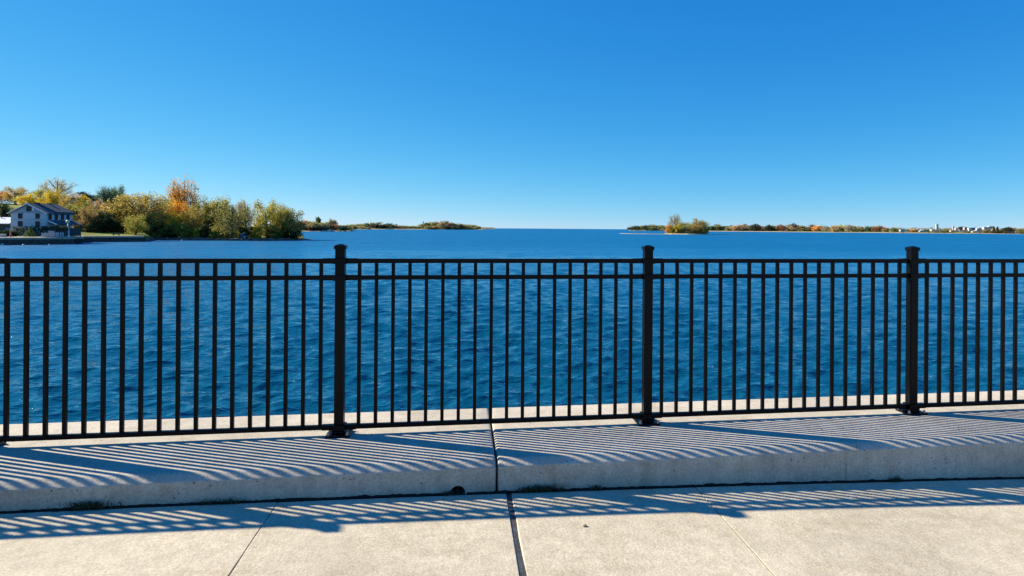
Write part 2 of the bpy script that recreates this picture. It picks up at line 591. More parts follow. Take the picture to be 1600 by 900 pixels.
def slab(x0, x1, g0, g1, seed):
    """one poured slab; its surface follows the fall of the pavement"""
    rg = random.Random(seed)
    a, b = x0 + g0, x1 - g1
    nx, e = 8, (0.004 if max(g0, g1) > 0.006 else 0.0014)
    xs = [a, a + e] + [a + (b - a) * k / nx for k in range(1, nx)] + [b - e, b]
    ys = [-3.0, -3.0 + e] + [-3 + (YE + 3) * k / 40 for k in range(1, 40)] + [YE - e, YE]
    v, f = [], []
    for i, x in enumerate(xs):
        ex = i in (0, len(xs) - 1)
        for j, y in enumerate(ys):
            ey = j in (0, len(ys) - 1)
            z = zsw(x) - (e * (1.0 if max(g0, g1) > 0.006 else 0.7) if (ex or ey) else 0)
            xx = x + (rg.gauss(0, 0.0012) if ex else 0) * (1 if g0 > 0.006 or g1 > 0.006 else 0.25)
            yy = y + (rg.gauss(0, 0.003) if ey else 0)
            v.append((xx, yy, z))
    ny = len(ys)
    for i in range(len(xs) - 1):
        for j in range(ny - 1):
            f.append((i * ny + j, (i + 1) * ny + j, (i + 1) * ny + j + 1, i * ny + j + 1))
    # skirt
    rim = [i * ny for i in range(len(xs))] + [(len(xs) - 1) * ny + j for j in range(1, ny)] + \
          [i * ny + ny - 1 for i in range(len(xs) - 2, -1, -1)] + [j for j in range(ny - 2, 0, -1)]
    b0 = len(v)
    v += [(v[k][0], v[k][1], v[k][2] - 0.09) for k in rim]
    for k in range(len(rim)):
        k2 = (k + 1) % len(rim)
        f.append((rim[k], b0 + k, b0 + k2, rim[k2]))
    me = bpy.data.meshes.new('slab'); me.from_pydata(v, [], f); me.materials.append(M['walk'])
    me.update()
    bm = bmesh.new(); bm.from_mesh(me); bmesh.ops.recalc_face_normals(bm, faces=bm.faces)
    if sum(fc.normal.z for fc in bm.faces) < 0: bmesh.ops.reverse_faces(bm, faces=bm.faces)
    bm.to_mesh(me); bm.free()
    return link('slab', me, walk)


for k in range(len(joints) - 1):
    gl = 0.0125 if abs(joints[k] - 0.24) < 0.01 else 0.0011
    gr = 0.0125 if abs(joints[k + 1] - 0.24) < 0.01 else 0.0011
    slab(joints[k], joints[k + 1], gl, gr, k)
MB().prism([(0.2255, -3, zsw(.24) - 0.06), (0.2545, -3, zsw(.24) - 0.06), (0.2545, -3, zsw(.24) - 0.004), (0.2255, -3, zsw(.24) - 0.004)],
           (0, YE + 3, 0)).build('joint_filler', M['filler'], walk)
base = MB()
for k in range(30):
    x0, x1 = -8.5 + k * 0.6, -8.5 + (k + 1) * 0.6
    base.poly([(x0, -3, zsw(x0) - 0.05), (x1, -3, zsw(x1) - 0.05), (x1, CURB_FACE + 0.02, zsw(x1) - 0.05), (x0, CURB_FACE + 0.02, zsw(x0) - 0.05)])
base.build('bedding', M['dirt'], walk)
MB().box(-60, 60, -7, 4.20, -5, -0.46).build('retaining_wall', M['wallstone'])
tag(bpy.data.objects['retaining_wall'], 'concrete causeway wall under the kerb and pavement, dropping to the water', None, None, 'structure')
MB().box(-60, -9.01, -7, 4.2, -0.455, -0.12).build('causeway_road', M['walk'])
tag(bpy.data.objects['causeway_road'], kind='structure')

# ragged line of packed dirt in the seam between kerb and pavement
rg = random.Random(5)
db = MB()
x = -4.6; prev = None; wv = 0.0
while x < 7.0:
    z = zsw(x); wv = wv * .8 + rg.gauss(0, .0022)
    rowp = [(x, CURB_FACE + .001, z + .002 + abs(wv) * .9 + rg.uniform(0, .003)), (x, CURB_FACE - .010, z - .001 + rg.uniform(0, .003)),
            (x, YE + .004 - max(0, wv + rg.uniform(-.004, .005)), z + .0012), (x, YE + .010, z - .03)]
    b0 = len(db.v); db.v += rowp
    if abs(x + .012) < .046:
        for q_ in range(4): db.v[b0 + q_] = (rowp[q_][0], rowp[q_][1], z - .02 - .004 * q_)
    if prev is not None:
        for k in range(3): db.f.append((prev + k, b0 + k, b0 + k + 1, prev + k + 1)); db.m.append(0)
    prev = b0
    x += rg.uniform(.006, .02)
tag(db.build('joint_dirt', M['dirt']), 'dark dirt packed along the seam at the foot of the kerb', None, None, 'stuff')


def tuft(x, n, spread, hgt, label, y=CURB_FACE - 0.016):
    g = random.Random(int(x * 1000)); mb = MB(); z = zsw(x)
    for _ in range(n):
        bx, by = x + g.gauss(0, spread), y + g.uniform(-0.012, 0.012)
        L = hgt * g.uniform(0.6, 1.9); a = g.uniform(0, 6.283); le = g.uniform(0.4, 1.4)
        ddx, ddy = math.cos(a) * le, -abs(math.sin(a)) * le * 0.5
        w = g.uniform(0.0014, 0.0030)
        sx, sy = -math.sin(a) * w, math.cos(a) * w
        p0 = Vector((bx, by, z)); p1 = p0 + Vector((ddx * L * .35, ddy * L * .35, L * .55)); p2 = p0 + Vector((ddx * L * 0.95, ddy * L * .95, L * (0.75 if le < 1 else .3)))
        p2.z = max(p2.z, z + 0.006); p1.z = max(p1.z, z + .006)
        sv = Vector((sx, sy, 0))
        mb.poly([p0 - sv, p0 + sv, p1 + sv * .8, p1 - sv * .8]); mb.poly([p1 - sv * .8, p1 + sv * .8, p2])
    tag(mb.build('grass_tuft', M['grassblade']), label, 'grass', 'weeds at the foot of the kerb')


def xg(pxx, y=CURB_FACE):
    t = px(pxx, 770)[0]
    return y * (math.sin(TH) + t * math.cos(TH)) / (math.cos(TH) - t * math.sin(TH))


tuft(xg(142), 170, 0.045, 0.035, 'dark green weed tuft at the kerb foot, bushiest one at the left')
tuft(xg(330), 50, 0.05, 0.022, 'thin low weed tuft midway between bushy left tuft and drain hole')
tuft(xg(365), 40, 0.03, 0.022, 'sparse weed tuft at the kerb foot just left of the first thin pavement joint')
tuft(xg(842), 220, 0.055, 0.030, 'wide dark matted weed tuft right of the black pavement joint')
tuft(xg(932), 50, 0.018, 0.022, 'small dark weed tuft at the kerb foot right of the matted one')
tuft(xg(1396), 50, 0.018, 0.024, 'small green weed tuft at the kerb foot below the right railing post')
tuft(xg(700), 30, 0.012, 0.022, 'tiny weed sprig beside the round drain hole in the kerb')

pb = MB()
t_ = px(917, 822)
D = (CAMH - zsw(0.45)) / t_[1]
pp = at(917, D, zsw(0.45))
bm = bmesh.new(); bmesh.ops.create_icosphere(bm, subdivisions=2, radius=0.008)
g = random.Random(3)
for v in bm.verts: v.co *= g.uniform(0.82, 1.12); v.co.z *= 0.65; v.co.x *= 1.25
me = bpy.data.meshes.new('pebble'); bm.to_mesh(me); bm.free(); me.materials.append(M['pebble'])
tag(link('pebble', me, None, (pp.x, pp.y, zsw(pp.x) + 0.004)), 'small tan pebble lying alone on the sunlit pavement', 'pebble')

# ------------------------------------------------------------------ railing
rail = tag(empty('metal_railing', (0, YF, 0)), 'long black metal railing with square posts and upright pickets on the kerb', 'railing')
POSTS = [-6.03, -4.245, -2.46, -0.675, 1.111, 2.870, 4.655, 6.44]
HB, HM, HT = (0.0315, 0.0565), (0.871, 0.896), (0.965, 0.990)
picket_me = MB().box(-0.0097, 0.0097, -0.0097, 0.0097, 0.044, 0.978).mesh('picket', M['black'], False, 0.0018, 2)
post_me = MB().box(-0.0260, 0.0260, -0.0260, 0.0260, 0.008, 1.048).mesh('post', M['black'], False, 0.003, 2)
cb = MB().box(-0.0315, 0.0315, -0.0315, 0.0315, 1.044, 1.0635)
b_ = len(cb.v)
cb.v += [(-.0315, -.0315, 1.0636), (.0315, -.0315, 1.0636), (.0315, .0315, 1.0636), (-.0315, .0315, 1.0636),
         (-.009, -.009, 1.073), (.009, -.009, 1.073), (.009, .009, 1.073), (-.009, .009, 1.073)]
cb.f += [tuple(b_ + i for i in q) for q in ((0, 1, 5, 4), (1, 2, 6, 5), (2, 3, 7, 6), (3, 0, 4, 7), (4, 5, 6, 7), (3, 2, 1, 0))]
cb.m += [0] * 6
cap_me = cb.mesh('cap', M['black'], False, 0.0015, 1)
plate = MB().box(-0.066, 0.066, -0.066, 0.066, 0.0, 0.0115)
plate.box(-0.036, 0.036, -0.036, 0.036, 0.0117, 0.026)
plate_me = plate.mesh('base_plate', M['black'], False, 0.003, 2)
bb = MB().tube([(0, 0, 0.0115), (0, 0, 0.0145)], [0.0105, 0.0105], 12)
bb.tube([(0, 0, 0.0147), (0, 0, 0.0235)], [0.0085, 0.0085], 6)
bb.tube([(0, 0, 0.0237), (0, 0, 0.030)], [0.0048, 0.0044], 8)
bolt_me = bb.mesh('bolt', M['steel'])


def bracket_mesh(z0, z1):
    mb = MB()
    e = 0.0355
    # collar of four plates round the post
    mb.box(-e, e, -e, -0.0262, z0 - 0.004, z1 + 0.004); mb.box(-e, e, 0.0262, e, z0 - 0.004, z1 + 0.004)
    mb.box(-e, -0.0262, -0.0260, 0.0260, z0 - 0.0035, z1 + 0.0035); mb.box(0.0262, e, -0.0260, 0.0260, z0 - 0.0035, z1 + 0.0035)
    for sgn in (-1, 1):
        x0, x1 = (0.0357, 0.092) if sgn > 0 else (-0.092, -0.0357)
        mb.box(x0, x1, -0.0165, 0.0165, z0 - 0.0025, z1 + 0.0025)
    return mb.mesh('bracket', M['black'], False, 0.002, 2)


br_me = [bracket_mesh(*h) for h in (HB, HM, HT)]
for X in POSTS:
    p = link('post', post_me, rail, (X, 0, 0))
    link('cap', cap_me, p)
    link('base_plate', plate_me, p)
    for sx in (-1, 1):
        for sy in (-1, 1):
            link('bolt', bolt_me, p, (sx * 0.052, sy * 0.052, 0))
    for me in br_me: link('bracket', me, p)
for a, b in zip(POSTS[:-1], POSTS[1:]):
    for z0, z1 in (HB, HM, HT):
        MB().box(a + 0.040, b - 0.040, -0.0130, 0.0130, z0, z1).build('rail', M['black'], rail, bevel=0.0022)
    n = 18
    off = ((b - a) - 17 * 0.0928) / 2
    for k in range(n):
        link('picket', picket_me, rail, (a + off + k * 0.0928, 0, 0))


# ------------------------------------------------------------------ trees
def nrm(a): return a / (np.linalg.norm(a, axis=-1, keepdims=True) + 1e-9)


def leaf_cards(P, size, g, flat=0.0, hang=False):
    n = len(P)
    nv = nrm(g.normal(size=(n, 3)))
    t = nrm(g.normal(size=(n, 3)))
    if hang: t = nrm(t * 0.35 + np.array([0, 0, -1.0]))
    b = nrm(np.cross(nv, t)); t = nrm(t)
    s = size * g.uniform(0.6, 1.35, (n, 1))
    w = s * (0.55 if not hang else 0.35); l = s * (1.0 if not hang else 1.7)
    v = np.stack([P - t * l * .5, P + b * w * .5 + t * l * .05, P + t * l * .5, P - b * w * .5 + t * l * .05], 1)
    # slight cupping
    v[:, 1] += nv * 0.12 * s; v[:, 3] += nv * 0.12 * s
    q = np.arange(4 * n).reshape(n, 4)
    return v.reshape(-1, 3), q


def bez(p0, p1, p2, n):
    t = np.linspace(0, 1, n)[:, None]
    return (1 - t) ** 2 * p0 + 2 * t * (1 - t) * p1 + t * t * p2


def gen_tree(seed, style, leaves, size, nlimb=14, nsub=7):
    """unit tree 10 m tall, crown 10 m wide.  returns trunk mesh, crown mesh"""
    g = np.random.default_rng(seed)
    mb = MB()
    clusters = []
    if style == 'conifer':
        mb.tube([(0, 0, 0), (0, 0, 9.6)], [0.25, 0.03], 6)
        for z in np.arange(0.5, 9.8, 0.28):
            rad = 4.9 * (1 - z / 10.0) ** 0.9 + 0.15
            for k in range(max(5, int(rad * 5))):
                a = g.random() * 6.283; r = rad * g.uniform(0.55, 1.0)
                p = np.array([math.cos(a) * r, math.sin(a) * r, z - r * 0.13])
                clusters.append((p, 0.28))
        for _ in range(60):
            z = g.uniform(0.8, 8); r = 4.2 * (1 - z / 10); a = g.random() * 6.283
            mb.tube([(0, 0, z), (math.cos(a) * r, math.sin(a) * r, z - r * .1)], [0.05, 0.01], 3)
    else:
        par = dict(broad=(0.36, 0.30, 0.62, 5.0, 3.7), round=(0.25, 0.16, 0.55, 5.0, 4.5), upright=(0.2, 0.15, 0.55, 4.6, 4.6),
                   willow=(0.22, 0.18, 0.58, 4.6, 4.2), bare=(0.25, 0.22, 0.6, 4.8, 4.2), shrub=(0.0, 0.0, 0.48, 5.0, 5.2),
                   vase=(0.22, 0.18, 0.62, 5.0, 4.0))[style]
        cb_, split, czf, rx, rz = par
        cz = 10 * czf
        trunks = 1 if style not in ('shrub',) else 5
        nodes = []
        for k in range(trunks):
            lean = g.normal(0, 0.5, 2) if trunks == 1 else g.normal(0, 1.6, 2)
            top = np.array([lean[0] * 1.1, lean[1] * 1.1, 10 * (0.88 if style in ('upright', 'round', 'bare') else 0.62)])
            base_ = np.array([0, 0, -0.25]) if trunks == 1 else np.array([g.normal(0, .5), g.normal(0, .5), -0.2])
            path = bez(base_, np.array([lean[0] * .2, lean[1] * .2, top[2] * .5]), top, 9)
            r0 = 0.34 if trunks == 1 else 0.12
            mb.tube(path, [r0 * (1.25 if i == 0 else 1) * (1 - 0.88 * i / 8) + 0.02 for i in range(9)], 7)
            nodes.append((path, r0))
        for i in range(nlimb):
            path, r0 = nodes[i % trunks]
            # target in the outer crown shell, spread evenly by golden angle
            u = (i + 0.5) / nlimb
            ph = i * 2.39996 + g.normal(0, 0.3)
            zz = (2 * u - 1) * 0.92
            lump = g.uniform(0.72, 1.06)
            hr = math.sqrt(max(0, 1 - zz * zz)) * lump
            tgt = np.array([rx * hr * math.cos(ph), rx * hr * math.sin(ph), cz + rz * zz * g.uniform(0.85, 1.02)]) * np.array([.84, .84, .92])
            tgt[2] = max(tgt[2], 10 * cb_ * 0.5 + 0.5)
            zs = np.clip(tgt[2] * g.uniform(0.35, 0.6), 10 * split, path[-1][2] * 0.92)
            j = int(np.argmin(np.abs(path[:, 2] - zs)))
            p0 = path[j]
            up_ = 0.62 if style in ('upright', 'bare', 'vase') else 0.35
            mid = p0 * 0.45 + tgt * 0.55
            mid[2] = p0[2] + (tgt[2] - p0[2]) * (0.5 - up_ * .4) if style in ('upright', 'vase', 'bare') else p0[2] + (tgt[2] - p0[2]) * 0.75
            limb = bez(p0, mid, tgt, 7)
            rl = r0 * g.uniform(0.30, 0.5)
            mb.tube(limb, [rl * (1 - .85 * k / 6) + 0.012 for k in range(7)], 5)
            for s_ in range(nsub):
                f = g.uniform(0.35, 1.0)
                b0 = limb[int(f * 6)]
                out = nrm(b0 - np.array([0, 0, cz * 0.7])) if style != 'shrub' else nrm(b0 - np.array([0, 0, 1.0]))
                dirn = nrm(out * 1.0 + g.normal(0, 0.75, 3) + np.array([0, 0, 0.6 if style in ('upright', 'vase', 'bare') else (0.1 if style != 'willow' else 0.15)]))
                L = g.uniform(0.7, 1.9) * (1.15 if style in ('upright', 'bare') else 1)
                e = b0 + dirn * L
                e = np.array([np.clip(e[0], -5.2, 5.2), np.clip(e[1], -5.2, 5.2), np.clip(e[2], 0.4, 10.1)])
                tw = bez(b0, (b0 + e) / 2 + g.normal(0, .12, 3), e, 4)
                mb.tube(tw, [0.045, 0.032, 0.02, 0.008], 3, cap=False)
                clusters.append((e, g.uniform(0.42, 0.80)))
                clusters.append((tw[2], g.uniform(0.38, 0.68)))
                if style in ('bare', 'upright'):
                    for _ in range(3):
                        e2 = e + nrm(dirn + g.normal(0, .5, 3)) * g.uniform(.4, 1.0)
                        mb.tube([tw[2], e2], [0.02, 0.007], 3, cap=False)
                        if style == 'upright': clusters.append((e2, 0.36))
    C = np.array([c for c, _ in clusters]); Sg = np.array([s for _, s in clusters])
    w = Sg ** 2 * g.uniform(0.35, 1.5, len(Sg)); w /= w.sum()
    idx = g.choice(len(C), leaves, p=w)
    off = g.normal(size=(leaves, 3)); off *= np.minimum(1, 1.7 / (np.linalg.norm(off, axis=1, keepdims=True) + 1e-6)) * Sg[idx][:, None]
    if style == 'willow':
        off *= np.array([0.7, 0.7, 0.5])
        off[:, 2] -= g.exponential(0.75, leaves)
    P = C[idx] + off
    P[:, 2] = np.clip(P[:, 2], 0.15 if style in ('shrub', 'conifer') else 0.5, 10.6)
    fz = 10.0 / np.percentile(P[:, 2], 99.6); fx = 5.0 / np.percentile(np.abs(P[:, :2]), 98.5)
    P *= np.array([fx, fx, fz])
    mb.v = [(a * fx, b * fx, c * fz) for a, b, c in mb.v]
    v, q = leaf_cards(P, size, g, hang=(style == 'willow'))
    crown = np_mesh('crown', v, q, [M['leaf']])
    trunk = mb.mesh('trunk', M['bark'], True)
    return trunk, crown


VAR = {
    'broad': [gen_tree(1, 'broad', 11000, 0.36, 24, 9), gen_tree(2, 'broad', 8960, 0.38, 16, 8)],
    'round': [gen_tree(3, 'round', 10400, 0.40, 20, 8), gen_tree(4, 'round', 9600, 0.40, 18, 8), gen_tree(14, 'round', 11200, 0.38, 24, 7)],
    'upright': [gen_tree(25, 'upright', 10500, 0.32, 34, 8)],
    'willow': [gen_tree(6, 'willow', 11200, 0.33, 16, 9), gen_tree(7, 'willow', 9600, 0.33, 15, 8)],
    'bare': [gen_tree(8, 'bare', 1950, 0.25, 18, 9), gen_tree(9, 'bare', 5200, 0.28, 18, 9)],
    'vase': [gen_tree(10, 'vase', 7360, 0.35, 14, 9), gen_tree(15, 'vase', 8640, 0.35, 16, 8)],
    'conifer': [gen_tree(11, 'conifer', 6000, 0.42)],
    'shrub': [gen_tree(12, 'shrub', 6720, 0.62, 14, 7), gen_tree(13, 'shrub', 5760, 0.62, 12, 7)],
}
BOOST = dict(dark=1.1, deep=1.25, green=1.3, orange=1.45, rust=1.3)
PAL = dict(gold=(0.33, 0.235, 0.07), khaki=(0.30, 0.23, 0.055), moss=(0.31, 0.27, 0.04), yellow=(0.44, 0.34, 0.04), amber=(0.50, 0.24, 0.03), orange=(0.50, 0.25, 0.03), olive=(0.20, 0.185, 0.045),
           green=(0.085, 0.13, 0.04), dark=(0.03, 0.055, 0.022), rust=(0.24, 0.10, 0.04), brown=(0.24, 0.165, 0.06), grey=(0.26, 0.21, 0.13),
           lime=(0.27, 0.245, 0.05), pink=(0.32, 0.20, 0.10), deep=(0.055, 0.075, 0.03))
PAL = {k: tuple(min(0.75, q * BOOST.get(k, 1.5)) for q in v) for k, v in PAL.items()}
TG = random.Random(77)


def tree(name, x, top, bot, w, D, style, col, label, var=0, group='trees on the left shore', cat='tree', ground=None, depth=None):
    """tree whose crown is w photo pixels wide and reaches row top; it stands at row bot D metres off"""
    zb = zat(x, bot, D) if ground is None else ground
    zt = zat(x, top, D)
    sc = D / FPX
    h = max(0.5, zt - zb); ww = w * sc
    p = at(x, D, zb)
    o = tag(empty(name, p, TG.random() * 6.283), label, cat, group)
    tr, cr = VAR[style][var % len(VAR[style])]
    c = PAL[col]; j = TG.uniform(0.9, 1.12)
    for nm, me in (('trunk' if style != 'shrub' else 'stem', tr), ('crown' if style != 'shrub' else 'foliage', cr)):
        ob = link(nm, me, o)
        ob.scale = (ww / 10, ww / 10, h / 10)
        ob.color = (c[0] * j, c[1] * j, c[2] * j, 1)
    return o


# ------------------------------------------------------------------ left peninsula
FRONT = [(-900, 150), (-300, 140), (0, 139), (116, 151), (117.5, 168), (225, 178), (240, 200), (300, 200), (372, 200), (420, 205), (452, 212), (468, 222), (474, 236)]


def frontD(x):
    for (a, da), (b, db_) in zip(FRONT[:-1], FRONT[1:]):
        if a <= x <= b: return da + (db_ - da) * (x - a) / (b - a)
    return FRONT[-1][1]


def smooth(a, b, v):
    t = min(1, max(0, (v - a) / (b - a))); return t * t * (3 - 2 * t)


def hleft(x, D):
    d = D - frontD(x)
    edge = -1.75 if x < 226 else -1.75 + (-2.55 + 1.75) * smooth(226, 250, x)
    if x > 440: edge += -0.75 * smooth(440, 470, x)
    if 117 < x < 232: edge += 0.75 * smooth(5, 22, d)
    hill = 9.5 * smooth(22, 95, d) * (1 - smooth(120, 330, x)) + 1.0 * smooth(8, 50, d)
    return edge + hill


gx = list(range(-900, 0, 60)) + list(range(0, 110, 12)) + [114, 116, 117.5, 120] + list(range(130, 225, 12)) + [225, 230, 236, 242] + list(range(250, 475, 10)) + [474]
gd = [0, 0.6, 2, 5, 10, 16, 24, 34, 46, 60, 76, 95, 120, 150]
mb = MB(); n = len(gd)
rg = random.Random(8)
for x in gx:
    taper = 1.0 if x < 400 else 1 - 0.75 * smooth(400, 474, x)
    for k, d in enumerate(gd):
        DD = frontD(x) + d * taper
        z = hleft(x, frontD(x) + d * taper)
        if x > 227 and k == 0: z = WATER - 0.15
        if x > 227 and k == 1: z = WATER + 0.35 + rg.uniform(-.1, .15)
        if x <= 227 and k == 0: z = -1.80
        if k > 1: z += rg.uniform(-0.06, 0.06)
        p = at(x, DD, z); mb.v.append(tuple(p))
    p = mb.v[-n]
for i in range(len(gx) - 1):
    for k in range(n - 1):
        mb.f.append((i * n + k, (i + 1) * n + k, (i + 1) * n + k + 1, i * n + k + 1)); mb.m.append(0)
# end skirt on the point
e0 = (len(gx) - 1) * n
for k in range(n - 1):
    a, b = mb.v[e0 + k], mb.v[e0 + k + 1]
    mb.poly([a, b, (b[0], b[1], WATER - 0.3), (a[0], a[1], WATER - 0.3)])
gr = mb.build('ground', M['ground'], smooth=True)
tag(gr, 'grassy wooded land of the left shore', None, None, 'structure')


def seawall(name, pts, ztop, label):
    """pts: list of (px, D) along the water front"""
    o = tag(empty(name, at(*pts[0], z=WATER)), label, 'wall')
    base_ = Vector(o.location)
    P = [at(x, D, 0) for x, D in pts]
    for a, b in zip(P[:-1], P[1:]):
        d = (b - a); L = d.length; d.normalize(); nrm_ = Vector((-d.y, d.x, 0))
        if nrm_.dot(FW) < 0: nrm_ = -nrm_
        nb = max(1, int(L / 3.2))
        for k in range(nb):
            s0, s1 = L * k / nb + 0.04, L * (k + 1) / nb - 0.04
            for z0, z1, oo in ((WATER - .6, WATER + .48, 0.0), (WATER + .52, ztop - .44, 0.07)):
                A, B = a + d * s0 + nrm_ * oo, a + d * s1 + nrm_ * oo
                MB().prism([A + UP * z0 - base_, B + UP * z0 - base_, B + UP * z1 - base_, A + UP * z1 - base_], nrm_ * 0.4).build('panel', M['timber'], o)
        A, B = a + nrm_ * .41, b + nrm_ * .41
        MB().prism([A + UP * (WATER - .6) - base_, B + UP * (WATER - .6) - base_, B + UP * (ztop - .3) - base_, A + UP * (ztop - .3) - base_], nrm_ * 0.3).build('backing', M['timber'], o)
        A, B = a - nrm_ * .22, b - nrm_ * .22
        MB().prism([A + UP * (ztop - .42) - base_, B + UP * (ztop - .42) - base_, B + UP * ztop - base_, A + UP * ztop - base_], nrm_ * 1.9).build('cap', M['cap'], o)
    return o


seawall('seawall', [(-60, 137.5), (0, 138.2), (117, 150)], -1.66, 'low dark timber seawall with tan cap in front of the pale house')
seawall('seawall', [(117.6, 152), (117.8, 166.5), (225, 176.5)], -1.66, 'low dark seawall with lit cap below the lawn, right of the house')

dk = MB()
P_ = [at(-60, 137.9, -1.64), at(0, 138.6, -1.64), at(116.6, 150.2, -1.64), at(116.9, 152.6, -1.58), at(88, 151.6, -1.42), at(-60, 151.0, -1.22)]
dk.prism(P_, (0, 0, -.3)).build('dock', M['cap'])
tag(bpy.data.objects['dock'], 'tan paved dock behind the seawall in front of the pale house', None, None, 'structure')
P_ = [at(118.2, 167.2, -1.642), at(224.5, 177.2, -1.642), at(224.5, 181.2, -1.642), at(118.2, 171.0, -1.642)]
pth = MB().prism(P_, (0, 0, -.3)).build('path', M['cap'])
tag(pth, 'narrow tan path along the top of the seawall below the lawn', None, None, 'structure')

# stones along the rest of the shore
rg = random.Random(21)
mb = MB()
for _ in range(330):
    x = 226 + 246 * rg.random()
    D = frontD(x) + rg.uniform(-0.8, 1.2)
    c = at(x, D, WATER + rg.uniform(-.05, .55) * (0.7 if x > 440 else 1)); s = rg.uniform(.25, .75)
    bm = bmesh.new(); bmesh.ops.create_icosphere(bm, subdivisions=1, radius=s)
    b0 = len(mb.v)
    for v in bm.verts:
        q = v.co * rg.uniform(.75, 1.15); mb.v.append((c.x + q.x * 1.3, c.y + q.y * 1.2, c.z + q.z * .6))
    for f in bm.faces: mb.f.append(tuple(b0 + v.index for v in f.verts)); mb.m.append(0)
    bm.free()
for _ in range(60):   # spit of stones off the point
    t = rg.random()
    c = at(462 + 22 * t, 216 + 8 * t + rg.uniform(-1.5, 1.5), WATER + rg.uniform(-.1, .3) * (1 - t)); s = rg.uniform(.25, .7)
    bm = bmesh.new(); bmesh.ops.create_icosphere(bm, subdivisions=1, radius=s)
    b0 = len(mb.v)
    for v in bm.verts:
        q = v.co * rg.uniform(.75, 1.15); mb.v.append((c.x + q.x * 1.3, c.y + q.y * 1.2, c.z + q.z * .6))
    for f in bm.faces: mb.f.append(tuple(b0 + v.index for v in f.verts)); mb.m.append(0)
    bm.free()
tag(mb.build('shore_stones', M['stone']), 'dark stones along the waterline of the wooded left shore', None, None, 'stuff')

# ---- the house
A_ = R(-8)
hp = at(17, 151, -1.75)
house = tag(empty('house', hp, -(TH + A_)), 'pale two-storey clapboard house with dark gabled roof on the left shore', 'house')
HW, HL = 7.35, 10.2
def hz_(y): return 1.168 + 150 * (351.45 - y) / 1015 + 1.75
ZE, ZR, ZP = hz_(333), hz_(319.3), hz_(345)
bands = MB()
bands.box(0, HW, 0, HL, 0, ZE)
bands.build('wall', M['siding'], house)
nb = int(ZE / 0.32)
cl = MB()
for k in range(nb):
    z = k * 0.32
    cl.box(-0.03, HW + .03, -0.03, -0.004, z, z + 0.29); cl.box(HW + .004, HW + .03, 0, HL, z, z + .29)
tag(cl.build('siding_board', M['siding'], house), kind='stuff')
MB().prism([(-.02, -0.05, ZE + .02), (HW + .02, -0.05, ZE + .02), (HW / 2, -0.05, ZR - .08)], (0, HL + .05, 0)).build('gable', M['gablepaint'], house)
ov, th = 0.55, 0.16
for sgn in (-1, 1):
    xe = -ov if sgn < 0 else HW + ov
    sl = (ZR - ZE) / (HW / 2)
    z_e = ZE - ov * sl + 0.1
    rf = MB().prism([(xe, -0.5, z_e), (HW / 2, -0.5, ZR + .1), (HW / 2, -0.5, ZR + .1 + th), (xe, -0.5, z_e + th)], (0, HL + 0.9, 0)).build('roof', M['shingle'], house)
    MB().prism([(xe, -0.58, z_e - .06), (HW / 2, -0.58, ZR + .03), (HW / 2, -0.58, ZR + .26), (xe, -0.58, z_e + .17)], (0, 0.075, 0)).build('rake_board', M['trim'], rf)
    if sgn > 0:
        # raised rear section of roof and vents
        MB().prism([(HW / 2 + .1, 3.4, ZR + .37), (HW + .3, 3.4, ZE + .42), (HW + .3, 3.4, ZE + .10), (HW / 2 + .1, 3.4, ZR + .08)], (0, HL - 3.1, 0)).build('upper_roof', M['shingle'], rf)
        MB().box(HW / 2 - .5, HW / 2 + .5, 2.6, 3.3, ZR - .2, ZR + .55).build('chimney', M['dark'], rf, bevel=.04)
        MB().box(HW / 2 - .4, HW / 2 + .4, 7.2, 7.9, ZR - .2, ZR + .55).build('chimney', M['dark'], rf, bevel=.04)


def window(o, c, w, h, axis, frame='trim'):
    """axis 'x': on the front gable wall (faces -y); 'y': on the right side wall (faces +x)"""
    def bx(a0, a1, z0, z1, d0, d1):
        m_ = MB()
        if axis == 'x': m_.box(c[0] + a0, c[0] + a1, c[1] - d1, c[1] - d0, c[2] + z0, c[2] + z1)
        else: m_.box(c[0] + d0, c[0] + d1, c[1] + a0, c[1] + a1, c[2] + z0, c[2] + z1)
        return m_
    fr = bx(-w / 2 - .14, -w / 2, -h / 2 - .14, h / 2 + .14, .02, .13)
    for q in (bx(w / 2, w / 2 + .14, -h / 2 - .14, h / 2 + .14, .02, .13), bx(-w / 2, w / 2, h / 2, h / 2 + .14, .022, .128),
              bx(-w / 2, w / 2, -h / 2 - .14, -h / 2, .022, .128), bx(-w / 2, w / 2, -.035, .035, .024, .10)):
        b = len(fr.v); fr.v += q.v; fr.f += [tuple(b + i for i in f) for f in q.f]; fr.m += q.m
    wn = fr.build('window', M[frame], o)
    bx(-w / 2 + .002, w / 2 - .002, -h / 2 + .002, h / 2 - .002, .026, .06).build('pane', M['glass'], wn)
    return wn


xw = [(32 - 17) / 55 * HW, (59.5 - 17) / 55 * HW]
for x_ in xw:
    window(house, (x_, -0.03, hz_(337.8)), 0.62, 0.9, 'x', 'dark'); window(house, (x_, -0.03, hz_(350.3)), 0.62, 1.0, 'x', 'dark')
window(house, (HW * .50 + .15, -0.05, hz_(326.3)), 0.75, 0.9, 'x', 'dark')
MB().box(HW * .5 + .85, HW * .5 + 1.25, -0.12, -0.06, hz_(329), hz_(324)).build('vent', M['trim'], house)
for f in (0.14, 0.37, 0.60, 0.82):
    window(house, (HW + .03, f * HL, hz_(338.8)), 0.75, 1.05, 'y', 'dark')
MB().box(-.06, HW + .06, -0.07, -0.035, hz_(344), hz_(343.2)).build('trim_band', M['gablepaint'], house)
